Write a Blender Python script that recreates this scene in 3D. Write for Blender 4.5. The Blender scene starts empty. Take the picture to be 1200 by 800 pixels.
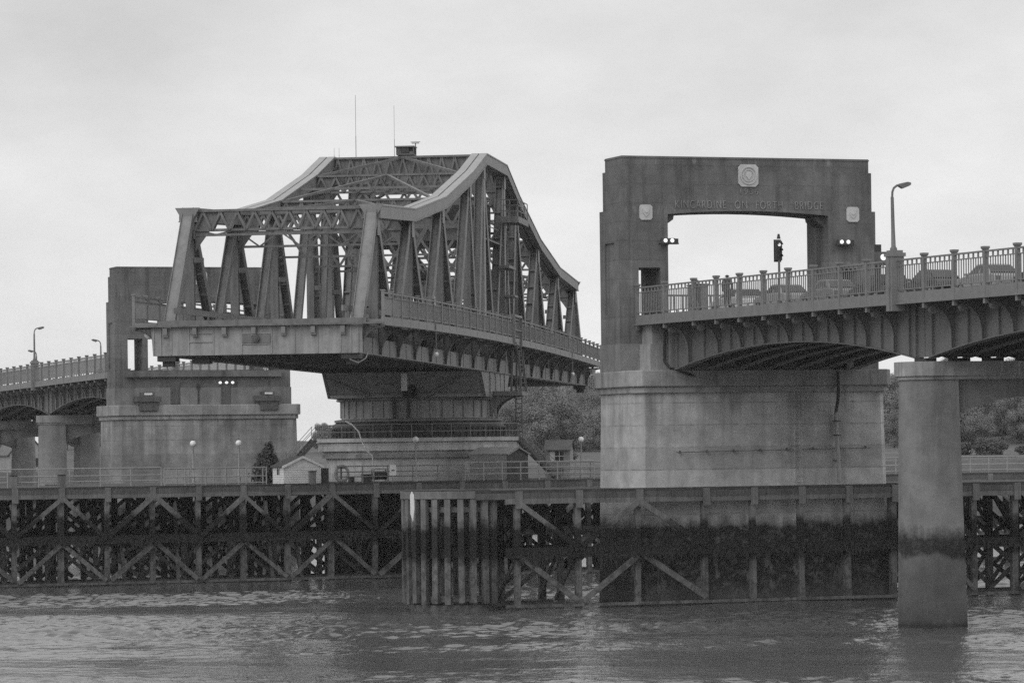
import bpy, bmesh, math, random
from mathutils import Vector, Matrix
random.seed(7)
S = bpy.context.scene
COL = S.collection
R = math.radians

# ------------------------------------------------------------------ materials
def mat(name):
    m = bpy.data.materials.new(name); m.use_nodes = True
    nt = m.node_tree
    return m, nt, nt.nodes, nt.links, nt.nodes['Principled BSDF']

class NG:
    """small node helper"""
    def __init__(s, nt): s.nt = nt; s.n = nt.nodes; s.l = nt.links
    def node(s, t, **kw):
        n = s.n.new(t)
        for k, v in kw.items(): setattr(n, k, v)
        return n
    def put(s, sock, v):
        if hasattr(v, 'is_linked'): s.l.new(v, sock)
        else: sock.default_value = v
    def math(s, op, a, b=None, clamp=False):
        n = s.node('ShaderNodeMath', operation=op); n.use_clamp = clamp
        s.put(n.inputs[0], a)
        if b is not None: s.put(n.inputs[1], b)
        return n.outputs[0]
    def ramp(s, v, a, b, lo=0., hi=1.):
        n = s.node('ShaderNodeMapRange'); n.clamp = True
        s.put(n.inputs[0], v); n.inputs[1].default_value = a; n.inputs[2].default_value = b
        s.put(n.inputs[3], lo); s.put(n.inputs[4], hi)
        return n.outputs[0]
    def noise(s, vec, scale, detail=3., rough=.55, sc3=None):
        if sc3:
            mp = s.node('ShaderNodeMapping'); s.l.new(vec, mp.inputs[0]); mp.inputs[3].default_value = sc3; vec = mp.outputs[0]
        n = s.node('ShaderNodeTexNoise'); s.l.new(vec, n.inputs['Vector'])
        n.inputs['Scale'].default_value = scale; n.inputs['Detail'].default_value = detail; n.inputs['Roughness'].default_value = rough
        return n.outputs[0]
    def pos(s): return s.node('ShaderNodeNewGeometry').outputs['Position']
    def sep(s, v):
        n = s.node('ShaderNodeSeparateXYZ'); s.l.new(v, n.inputs[0]); return n.outputs
    def mix(s, f, a, b):
        # float mix
        n = s.node('ShaderNodeMix'); n.data_type = 'FLOAT'
        s.put(n.inputs[0], f); s.put(n.inputs[2], a); s.put(n.inputs[3], b)
        return n.outputs[0]
    def grey(s, v):
        n = s.node('ShaderNodeCombineColor')
        for i in range(3): s.put(n.inputs[i], v)
        return n.outputs[0]
    def bump(s, h, bsdf, strength=.3, dist=.05):
        n = s.node('ShaderNodeBump'); n.inputs['Strength'].default_value = strength; n.inputs['Distance'].default_value = dist
        s.l.new(h, n.inputs['Height']); s.l.new(n.outputs[0], bsdf.inputs['Normal'])

def plain(name, v, rough=.6, var=.12, scale=1.5, metal=0.):
    m, nt, n, l, b = mat(name); g = NG(nt)
    p = g.pos(); a = g.noise(p, scale, 4.); c = g.noise(p, scale * 9, 3.)
    f = g.math('ADD', g.ramp(a, .3, .7, 1 - var, 1 + var), g.ramp(c, .3, .7, -var * .5, var * .5))
    l.new(g.grey(g.math('MULTIPLY', f, v)), b.inputs['Base Color'])
    b.inputs['Roughness'].default_value = rough; b.inputs['Metallic'].default_value = metal
    return m

def steel(name, v, streak=.38, rough=.5):
    m, nt, n, l, b = mat(name); g = NG(nt)
    p = g.pos()
    a = g.noise(p, .8, 4.); c = g.noise(p, 9., 3.); st = g.noise(p, 1., 4., .6, (3., 3., .25))
    f = g.math('ADD', g.ramp(a, .3, .7, .88, 1.12), g.ramp(c, .3, .7, -.06, .06))
    f = g.math('MULTIPLY', f, g.ramp(st, .42, .68, 1., 1 - streak))
    gr = g.noise(p, 2.2, 6., .7); f = g.math('MULTIPLY', f, g.ramp(gr, .52, .72, 1., .72))
    l.new(g.grey(g.math('MULTIPLY', f, v)), b.inputs['Base Color'])
    b.inputs['Roughness'].default_value = rough
    g.bump(c, b, .15, .02)
    return m

def concrete(name, v, band=.0, streak=.3, tide=False, lift=1.25, blotch=.2, mudtop=2.6, solid=0., drip=None, bloom=None):
    m, nt, n, l, b = mat(name); g = NG(nt)
    p = g.pos(); z = g.sep(p)[2]
    big = g.noise(p, .22, 5., .6); mid = g.noise(p, 1.1, 5., .6); fine = g.noise(p, 12., 3.)
    st = g.noise(p, 1., 5., .65, (1.6, 1.6, .12)); st2 = g.noise(p, 1., 3., .6, (5., 5., .2))
    f = g.ramp(big, .3, .7, 1 - blotch, 1 + blotch)
    f = g.math('MULTIPLY', f, g.ramp(mid, .3, .7, .8, 1.2))
    f = g.math('MULTIPLY', f, g.ramp(st, .5, .75, 1., 1 - streak))
    f = g.math('MULTIPLY', f, g.ramp(st2, .62, .8, 1., 1 + streak * .9))
    f = g.math('MULTIPLY', f, g.ramp(fine, .3, .7, .94, 1.06))
    if band:
        # pour lines: each lift of concrete has its own tone, and a thin joint
        zz = g.math('ADD', z, g.ramp(mid, 0., 1., -.06, .06))
        q = g.math('DIVIDE', zz, lift)
        fl = g.math('FLOOR', q); fr = g.math('FRACT', q)
        tone = g.math('FRACT', g.math('MULTIPLY', g.math('SINE', g.math('MULTIPLY', fl, 12.99)), 437.58))
        f = g.math('MULTIPLY', f, g.ramp(tone, 0., 1., 1 - band, 1 + band))
        f = g.math('MULTIPLY', f, g.ramp(fr, 0., .09, g.ramp(st, .35, .6, 1 - band * 4.6, 1 - band * .8), 1.))
    if drip:
        dn = g.noise(p, 1., 4., .65, (1.1, 1.1, .05)); zt_, ln, amt = drip
        reach = g.math('MULTIPLY', g.ramp(z, zt_-ln, zt_, 0., 1.), g.ramp(z, zt_, zt_+.02, 1., 0.))
        f = g.math('MULTIPLY', f, g.ramp(g.math('MULTIPLY', reach, g.ramp(dn, .42, .62, 0., 1.)), 0., 1., 1., 1-amt))
    if bloom:
        bn = g.noise(p, 1., 4., .7, (2.2, 2.2, .35))
        for (za, zb_, lo_, amt) in bloom:
            band_ = g.math('MULTIPLY', g.ramp(z, za, za+.15, 0., 1.), g.ramp(z, zb_-.1, zb_, 1., 0.))
            f = g.math('ADD', f, g.math('MULTIPLY', g.math('MULTIPLY', band_, g.ramp(bn, lo_, lo_+.12, 0., 1.)), amt))
    col = g.math('MULTIPLY', f, v)
    if tide:
        jag = g.ramp(g.noise(p, .45, 4., .55, (1., 1., .7)), .25, .75, -.7, .7)
        zt = g.math('ADD', z, jag)
        wet = g.ramp(g.math('ADD', g.math('ADD', z, g.ramp(mid, .2, .8, -.28, .28)), g.math('ADD', g.ramp(st2, .3, .7, -.06, .06), g.ramp(fine, .3, .7, -.07, .07))), 4.1, 4.75, 1., 0.)
        wet = g.math('MULTIPLY', wet, g.ramp(g.noise(p, 2.6, 5., .7), .25, .5, .72, 1.))
        col = g.mix(wet, col, g.math('MULTIPLY', f, .018))
        mud = g.ramp(zt, mudtop-.15, mudtop+.15, 1., 0.)
        patch = g.ramp(g.noise(p, 1.5, 6., .75, (1., 1., .35)), .56, .61, 0., 1.)
        low = g.ramp(z, .3, 1.2, .55, solid)
        mm = g.math('MULTIPLY', mud, g.math('ADD', patch, low, True))
        col = g.mix(mm, col, g.math('MULTIPLY', f, .105))
        col = g.math('MULTIPLY', col, g.ramp(g.math('ADD', z, g.ramp(mid, 0, 1, -.1, .1)), .12, .32, .45, 1.))
    l.new(g.grey(col), b.inputs['Base Color'])
    b.inputs['Roughness'].default_value = .85
    g.bump(g.math('ADD', mid, g.math('MULTIPLY', fine, .4)), b, .5, .05)
    return m

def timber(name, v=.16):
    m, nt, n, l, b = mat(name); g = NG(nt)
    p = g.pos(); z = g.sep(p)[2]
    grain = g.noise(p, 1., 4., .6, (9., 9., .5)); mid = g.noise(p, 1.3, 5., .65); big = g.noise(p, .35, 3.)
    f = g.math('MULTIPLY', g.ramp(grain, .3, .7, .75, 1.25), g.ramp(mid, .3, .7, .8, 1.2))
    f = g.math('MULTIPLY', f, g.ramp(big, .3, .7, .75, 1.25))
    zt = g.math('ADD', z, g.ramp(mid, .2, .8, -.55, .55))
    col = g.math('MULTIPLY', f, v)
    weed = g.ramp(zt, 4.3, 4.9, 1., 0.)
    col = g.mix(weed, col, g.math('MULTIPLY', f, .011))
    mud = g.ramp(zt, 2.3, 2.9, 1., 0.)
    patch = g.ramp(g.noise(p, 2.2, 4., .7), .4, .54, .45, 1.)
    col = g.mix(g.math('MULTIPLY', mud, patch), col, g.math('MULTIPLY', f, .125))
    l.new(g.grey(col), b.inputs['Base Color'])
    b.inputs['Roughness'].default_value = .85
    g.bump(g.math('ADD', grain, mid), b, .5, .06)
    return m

def foliage(name, v):
    m, nt, n, l, b = mat(name); g = NG(nt)
    p = g.pos(); a = g.noise(p, .5, 3.); c = g.noise(p, 4., 2.)
    f = g.math('MULTIPLY', g.ramp(a, .3, .7, .7, 1.35), g.ramp(c, .3, .7, .75, 1.25))
    l.new(g.grey(g.math('MULTIPLY', f, v)), b.inputs['Base Color'])
    b.inputs['Roughness'].default_value = .7
    return m

def emit(name, v, strength):
    m, nt, n, l, b = mat(name)
    b.inputs['Base Color'].default_value = (v, v, v, 1)
    b.inputs['Emission Color'].default_value = (1, 1, 1, 1); b.inputs['Emission Strength'].default_value = strength
    return m

MT = dict(
    steel=steel('grey_bridge_paint', .155), steel_l=steel('pale_bridge_paint', .21, .2), steel_d=steel('dark_bridge_paint', .1),
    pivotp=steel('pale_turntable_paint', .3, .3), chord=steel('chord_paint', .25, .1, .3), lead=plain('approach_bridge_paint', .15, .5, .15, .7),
    rail=plain('railing_paint', .19, .5, .12, 2.), iron=plain('black_iron', .03, .6),
    tower=concrete('weathered_tower_concrete', .135, .09, .6, blotch=.26, lift=1.05, drip=(24.6, 3., .3), bloom=((24.2, 24.62, .6, .9), (21.4, 21.95, .56, .45), (22.2, 23., .66, .5))), base=concrete('pier_concrete', .42, .13, .22, True, blotch=.3, lift=1.22, drip=(11.6, 4.5, .38)),
    base2=concrete('stained_pier_concrete', .27, .13, .25, True, blotch=.42, lift=1.22, drip=(11.6, 6., .5)),
    coping=concrete('coping_concrete', .27, 0, .6, blotch=.3), leg=concrete('leg_concrete', .19, 0, .4, blotch=.25), pier=concrete('river_pier_concrete', .21, .0, .3, True, blotch=.26, mudtop=3.35, solid=1.),
    pivot=concrete('pivot_pier_concrete', .45, .1, .4, True, lift=1.0), plaque=concrete('pale_carved_stone', .5, 0, .15, blotch=.1),
    letters=concrete('carved_letter_stone', .27, 0, .6, blotch=.35),
    timber=timber('jetty_timber', .155), timber_d=timber('shade_dark_timber', .06), timber_e=timber('deck_edge_timber', .095), planks=plain('jetty_deck_boards', .05, .9, .3, 1.2), galv=plain('galvanised_rail', .3, .5, .1, 3.),  # timber_d: same wood, with the shade under the jetty put into its colour
    road=plain('asphalt', .05, .9), path=plain('footway_slab', .2, .9),
    white=plain('white_paint', .8, .5, .06, 2.), offw=plain('weatherboard_paint', .62, .6, .08, 2.), globe=plain('opal_globe', .85, .35, .02, 1.),
    roof=plain('felt_roof', .07, .9, .25, 2.), shedroof=plain('worn_felt', .26, .9, .2, 2.), shedwall=plain('grey_boards', .3, .9, .2, 2.), hutfront=plain('grey_hut_boards', .78, .7, .1, 2.), shed=plain('tarred_boards', .06, .9, .25, 2.), glass=plain('dark_glass', .015, .3, .05),
    lamp=emit('lit_floodlight', .9, .7), siglit=emit('lit_signal_lens', .9, .6), rubber=plain('tyre_rubber', .02, .85), chrome=plain('bright_trim', .5, .25, .05, 2., .6),
    leaf=foliage('leaf_green', .15), leaf2=foliage('leaf_dark', .14), conif=foliage('conifer_needles', .04), bark=plain('bark', .06, .9, .3, 3.),
    weed=plain('bladder_wrack', .02, .6, .4, 4.),
    field=plain('rough_grass', .085, .95, .3, .05), brick=plain('house_render', .3, .9, .15, .5), slate=plain('slate_roof', .12, .7, .2, 1.),
    cloth=plain('dark_coat', .03, .9), cloth2=plain('grey_coat', .06, .9), skin=plain('skin', .32, .6, .05, 4.), hair=plain('dark_hair', .02, .7), jeans=plain('dark_trousers', .035, .9),
    car_d=plain('dark_car_paint', .025, .25, .04), car_l=plain('silver_car_paint', .32, .25, .04), car_w=plain('white_car_paint', .72, .3, .04), car_m=plain('mid_grey_car_paint', .2, .25, .04),
    lens=plain('lamp_lens', .6, .2, .04), taill=plain('tail_light', .12, .3), rope=plain('pale_hose', .6, .7, .1, 3.),
)

# ------------------------------------------------------------------ mesh builder
class M:
    def __init__(s): s.v = []; s.f = []
    def add(s, vs, fs):
        k = len(s.v); s.v += [tuple(v) for v in vs]; s.f += [tuple(i + k for i in f) for f in fs]; return s
    def box(s, x0, x1, y0, y1, z0, z1):
        return s.add([(x0,y0,z0),(x1,y0,z0),(x1,y1,z0),(x0,y1,z0),(x0,y0,z1),(x1,y0,z1),(x1,y1,z1),(x0,y1,z1)],
            [(0,3,2,1),(4,5,6,7),(0,1,5,4),(1,2,6,5),(2,3,7,6),(3,0,4,7)])
    def bar(s, p, q, w, h, side=None):
        """box from p to q; w across 'side', h across the third direction"""
        p = Vector(p); q = Vector(q); d = (q - p).normalized()
        if side is None:
            side = d.cross(Vector((0,0,1)))
            if side.length < 1e-3: side = Vector((1,0,0))
        side = Vector(side); side = (side - d * side.dot(d)).normalized(); u = d.cross(side).normalized()
        a = side * (w / 2); b = u * (h / 2)
        vs = [p-a-b, p+a-b, p+a+b, p-a+b, q-a-b, q+a-b, q+a+b, q-a+b]
        return s.add(vs, [(0,3,2,1),(4,5,6,7),(0,1,5,4),(1,2,6,5),(2,3,7,6),(3,0,4,7)])
    def hbar(s, p, q, W, D, side=(1,0,0), t=.05, battens=0):
        p = Vector(p); q = Vector(q); sd = Vector(side).normalized(); d = (q-p).normalized()
        o = sd * (W/2 - t/2)
        s.bar(p+o, q+o, t, D, side); s.bar(p-o, q-o, t, D, side)
        s.bar(p, q, W - 2*t, t, side)
        u = d.cross(sd).normalized(); L = (q-p).length
        for k in range(battens):
            c = p + d * (L * (k + .7) / (battens + .4))
            s.bar(c - d*.04, c + d*.04, W - 2*t - .004, D * .82, side)
        return s
    def tube(s, p, q, r, n=8, r2=None, caps=True):
        p = Vector(p); q = Vector(q); d = (q-p).normalized(); r2 = r if r2 is None else r2
        a = d.orthogonal().normalized(); b = d.cross(a)
        vs = [p + (a*math.cos(2*math.pi*i/n) + b*math.sin(2*math.pi*i/n))*r for i in range(n)] + \
             [q + (a*math.cos(2*math.pi*i/n) + b*math.sin(2*math.pi*i/n))*r2 for i in range(n)]
        fs = [(i, (i+1) % n, n + (i+1) % n, n + i) for i in range(n)]
        if caps: fs += [tuple(reversed(range(n))), tuple(range(n, 2*n))]
        return s.add(vs, fs)
    def path(s, pts, r, n=6):
        for a, b in zip(pts[:-1], pts[1:]): s.tube(a, b, r, n)
        return s
    def prism(s, poly, axis, a0, a1):
        """poly in the two other axes (ordered x<y<z), extruded along axis"""
        n = len(poly)
        def mk(p, a):
            return (a,p[0],p[1]) if axis == 'x' else (p[0],a,p[1]) if axis == 'y' else (p[0],p[1],a)
        vs = [mk(p, a0) for p in poly] + [mk(p, a1) for p in poly]
        fs = [(i, (i+1) % n, n+(i+1) % n, n+i) for i in range(n)] + [tuple(reversed(range(n))), tuple(range(n, 2*n))]
        return s.add(vs, fs)
    def frustum(s, lo, hi, z0, z1):
        n = len(lo)
        vs = [(p[0],p[1],z0) for p in lo] + [(p[0],p[1],z1) for p in hi]
        fs = [(i, (i+1) % n, n+(i+1) % n, n+i) for i in range(n)] + [tuple(reversed(range(n))), tuple(range(n, 2*n))]
        return s.add(vs, fs)
    def ribbon(s, pts, x0, x1):
        """pts: (y, zbottom, ztop) along y; solid between x0 and x1"""
        n = len(pts); vs = []
        for y, a, b in pts: vs += [(x0,y,a),(x1,y,a),(x1,y,b),(x0,y,b)]
        fs = [(0,3,2,1), tuple(4*(n-1)+i for i in range(4))]
        for k in range(n-1):
            for i in range(4): fs.append((4*k+i, 4*k+(i+1) % 4, 4*k+4+(i+1) % 4, 4*k+4+i))
        return s.add(vs, fs)
    def lathe(s, prof, n=16, c=(0,0,0)):
        vs = []; m = len(prof)
        for r, z in prof:
            for i in range(n): vs.append((c[0]+r*math.cos(2*math.pi*i/n), c[1]+r*math.sin(2*math.pi*i/n), c[2]+z))
        fs = [(k*n+i, k*n+(i+1) % n, (k+1)*n+(i+1) % n, (k+1)*n+i) for k in range(m-1) for i in range(n)]
        fs += [tuple(reversed(range(n))), tuple(range((m-1)*n, m*n))]
        return s.add(vs, fs)
    def sphere(s, c, r, n=14, m=9, sz=1.):
        return s.lathe([(max(.001, r*math.sin(math.pi*k/m)), -r*sz*math.cos(math.pi*k/m)) for k in range(m+1)], n, c)
    def build(s, name, material, parent=None, smooth=False, kind=None, bevel=0.):
        me = bpy.data.meshes.new(name); me.from_pydata(s.v, [], s.f)
        bm = bmesh.new(); bm.from_mesh(me); bmesh.ops.recalc_face_normals(bm, faces=bm.faces); bm.to_mesh(me); bm.free()
        me.materials.append(MT[material] if isinstance(material, str) else material)
        if smooth:
            for p in me.polygons: p.use_smooth = True
            me.set_sharp_from_angle(angle=R(40))
        o = bpy.data.objects.new(name, me); COL.objects.link(o)
        if parent: o.parent = parent
        if kind: o['kind'] = kind
        if bevel:
            b = o.modifiers.new('soft_edges', 'BEVEL'); b.width = bevel; b.segments = 2; b.limit_method = 'ANGLE'
        return o

def tag(o, label, cat, group=None):
    o['label'] = label; o['category'] = cat
    if group: o['group'] = group
    return o
def thing(name, label, cat, loc=(0,0,0), rz=0., group=None):
    o = bpy.data.objects.new(name, None); COL.objects.link(o)
    o.location = loc; o.rotation_euler = (0,0,rz); o.empty_display_size = .2
    return tag(o, label, cat, group)
def kids(o): return [c for c in bpy.data.objects if c.parent == o]
def dup(root, loc, rz, label=None, group=None, cat=None):
    def cp(o, par):
        c = o.copy(); COL.objects.link(c); c.parent = par
        for ch in KID.get(o.name, []): cp(ch, c)
        return c
    KID = {}
    for o in bpy.data.objects:
        if o.parent: KID.setdefault(o.parent.name, []).append(o)
    r = cp(root, None); r.location = loc; r.rotation_euler = (0,0,rz)
    if label: r['label'] = label
    if group: r['group'] = group
    return r

# ------------------------------------------------------------------ frames: bridge line and swing span
TH = R(20); PH = R(7.5)
BO = (13.36, 204.1); TX = (math.cos(TH), math.sin(TH)); AX = (-math.sin(TH), math.cos(TH))
def B(u, v, z=0.): return Vector((BO[0]+u*TX[0]+v*AX[0], BO[1]+u*TX[1]+v*AX[1], z))
PV = (-6.63, 260.96)
def JC(s, d, z=0.):     # along the central jetty front edge (s) and back from it (d)
    return Vector((-11.86+s*TX[0]+d*AX[0], 245.85+s*TX[1]+d*AX[1], z))

# ------------------------------------------------------------------ water, land
def water():
    m, nt, n, l, b = mat('river_water'); g = NG(nt)
    p = g.pos()
    w1 = g.noise(p, 1., 4., .6, (.9, .45, 1.)); w2 = g.noise(p, 1., 3., .6, (4.5, 2.6, 1.)); w3 = g.noise(p, 1., 3., .55, (.16, .07, 1.))
    cur = g.noise(p, 1., 5., .65, (.05, .05, 1.))
    h = g.math('ADD', g.math('ADD', g.math('MULTIPLY', w1, 1.), g.math('MULTIPLY', w2, .5)), g.math('MULTIPLY', w3, 1.5))
    bp = g.node('ShaderNodeBump'); bp.inputs['Distance'].default_value = .085
    g.put(bp.inputs['Strength'], g.ramp(cur, .36, .64, .3, 1.))
    l.new(h, bp.inputs['Height']); l.new(bp.outputs[0], b.inputs['Normal'])
    b.inputs['Base Color'].default_value = (.095,.095,.095,1); b.inputs['Roughness'].default_value = .12; b.inputs['IOR'].default_value = 1.33
    import numpy as np
    X0, X1, Y0, Y1 = -42., 50., 122., 264.
    nx, ny = 620, 740
    xs = np.linspace(X0, X1, nx); ys = np.linspace(Y0, Y1, ny)
    gx, gy = np.meshgrid(xs, ys); zz = np.zeros_like(gx); rs = np.random.RandomState(4)
    for k in range(80):
        lam = 10**rs.uniform(-.3, .4); th = R(70) + rs.normal(0, 1.3); kk = 2*math.pi/lam
        amp = .0037*lam**.8
        zz += amp*np.sin(kk*(gx*math.cos(th)+gy*math.sin(th))+rs.uniform(0, 6.28))
    # slicks and rougher lanes of current
    lane = np.zeros_like(gx)
    for k in range(12):
        lam = rs.uniform(9, 60); th = R(80) + rs.normal(0, .5); kk = 2*math.pi/lam
        lane += np.sin(kk*(gx*math.cos(th)*.45+gy*math.sin(th))+rs.uniform(0, 6.28))
    zz *= np.clip(.78+.25*lane, .18, 1.7)
    for k in range(8):
        lam = rs.uniform(4, 14); th = R(75)+rs.normal(0,.4); kk = 2*math.pi/lam
        zz += .0022*lam*.5*np.sin(kk*(gx*math.cos(th)+gy*math.sin(th))+rs.uniform(0,6.28))
    edge = np.minimum(np.minimum(gx-X0, X1-gx)/8, np.minimum(gy-Y0, Y1-gy)/8); zz *= np.clip(edge, 0, 1)
    vs = np.stack([gx.ravel(), gy.ravel(), zz.ravel()], 1)
    idx = np.arange(nx*ny).reshape(ny, nx)
    q = np.stack([idx[:-1,:-1].ravel(), idx[:-1,1:].ravel(), idx[1:,1:].ravel(), idx[1:,:-1].ravel()], 1)
    n0 = nx*ny
    far = [(-1500,-60,0),(1500,-60,0),(1500,Y0,0),(-1500,Y0,0),(-1500,Y1,0),(1500,Y1,0),(1500,520,0),(-1500,520,0),(X0,Y0,0),(X1,Y0,0),(X1,Y1,0),(X0,Y1,0)]
    fq = [(0,1,2,3),(4,5,6,7),(3,8,11,4),(9,2,5,10)]
    me = bpy.data.meshes.new('river_water')
    me.from_pydata(vs.tolist()+far, [], q.tolist()+[tuple(n0+a for a in f) for f in fq])
    for p_ in me.polygons: p_.use_smooth = True
    me.materials.append(m)
    o = bpy.data.objects.new('river_water', me); COL.objects.link(o); o['kind'] = 'structure'
    return o
water()

def gz(x, y):
    """ground height of the far bank"""
    if y < 425: return -2.
    z = -2 + 8.6*min(1, (y-425)/22)
    z += 1.1*max(0, min(1, (y-450)/120))
    hill = max(0, min(1, (y-560)/230)); hill = hill*hill*(3-2*hill)
    hx = math.exp(-((x-10)/26)**2) * 6.2 + math.exp(-((x-98)/34)**2) * 8. + math.exp(-((x+75)/40)**2) * 3. + 1.5
    z += hill*hx + .3*math.sin(x*.11)*math.sin(y*.07)
    return z
def land():
    m = M(); xs = [-1500,-700,-400] + list(range(-240, 241, 8)) + [400,700,1500]
    ys = [410,425,430,435,440,447] + list(range(460, 900, 12)) + [1000,1200,1500,1900]
    vs = [(x, y, gz(x, y)) for y in ys for x in xs]; nx = len(xs)
    fs = [(j*nx+i, j*nx+i+1, (j+1)*nx+i+1, (j+1)*nx+i) for j in range(len(ys)-1) for i in range(nx-1)]
    m.add(vs, fs); m.build('far_bank', 'field', smooth=True, kind='structure')
land()

# ------------------------------------------------------------------ gateway towers (one on each side of the swing span)
def octa(W, y0, y1, c):
    return [(-W+c,y0),(W-c,y0),(W,y0+c*1.3),(W,y1-c*1.3),(W-c,y1),(-W+c,y1),(-W,y1-c*1.3),(-W,y0+c*1.3)]

def text_mesh(body, size, name, parent, material, x, y, z, extr=.05, rz=0.):
    cu = bpy.data.curves.new(name, 'FONT'); cu.body = body; cu.size = size; cu.extrude = extr
    cu.offset = -.012; cu.align_x = 'CENTER'; cu.align_y = 'CENTER'; cu.space_character = 1.25; cu.space_word = 1.6
    t = bpy.data.objects.new(name, cu); COL.objects.link(t)
    dg = bpy.context.evaluated_depsgraph_get()
    me = bpy.data.meshes.new_from_object(t.evaluated_get(dg))
    bpy.data.objects.remove(t)
    me.materials.clear(); me.materials.append(MT[material])
    o = bpy.data.objects.new(name, me); COL.objects.link(o); o.parent = parent
    o.rotation_euler = (R(90), 0, rz); o.location = (x, y, z)
    return o

def oct2(cx, cz, w, h, c):
    return [(cx-w+c,cz-h),(cx+w-c,cz-h),(cx+w,cz-h+c),(cx+w,cz+h-c),(cx+w-c,cz+h),(cx-w+c,cz+h),(cx-w,cz+h-c),(cx-w,cz-h+c)]

def plaque(name, parent, cx, cz, w, h, y, d, crest):
    """octagonal carved stone; d = -1 faces -y, +1 faces +y"""
    m = M(); lo, hi = sorted((y, y+.09*d)); m.prism(oct2(cx, cz, w, h, .22*w*1.3), 'y', lo, hi)
    def disc(r, a, b, z=cz, x=cx, sc=1., n=20):
        lo2, hi2 = sorted((y+a*d, y+b*d)); m.prism([(x+r*math.cos(2*math.pi*i/n), z+r*sc*math.sin(2*math.pi*i/n)) for i in range(n)], 'y', lo2, hi2)
    if crest:
        for i in range(24):
            a0, a1 = 2*math.pi*i/24, 2*math.pi*(i+1)/24
            for r0, r1, e in ((w*.74, w*.84, .15), (w*.5, w*.58, .14)):
                lo2, hi2 = sorted((y+.08*d, y+e*d))
                m.prism([(cx+r0*math.cos(a0), cz+r0*math.sin(a0)), (cx+r1*math.cos(a0), cz+r1*math.sin(a0)), (cx+r1*math.cos(a1), cz+r1*math.sin(a1)), (cx+r0*math.cos(a1), cz+r0*math.sin(a1))], 'y', lo2, hi2)
        lo2, hi2 = sorted((y+.08*d, y+.17*d))
        m.prism([(cx-w*.26,cz+w*.3),(cx-w*.26,cz-w*.05),(cx,cz-w*.4),(cx+w*.26,cz-w*.05),(cx+w*.26,cz+w*.3)], 'y', lo2, hi2)
    else:
        lo2, hi2 = sorted((y+.08*d, y+.13*d))
        m.prism([(cx-w*.5,cz+h*.55),(cx-w*.5,cz-h*.1),(cx,cz-h*.6),(cx+w*.5,cz-h*.1),(cx+w*.5,cz+h*.55)], 'y', lo2, hi2)
        disc(w*.22, .12, .17, cz+h*.12)
    return m.build(name, 'plaque', parent)

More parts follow.
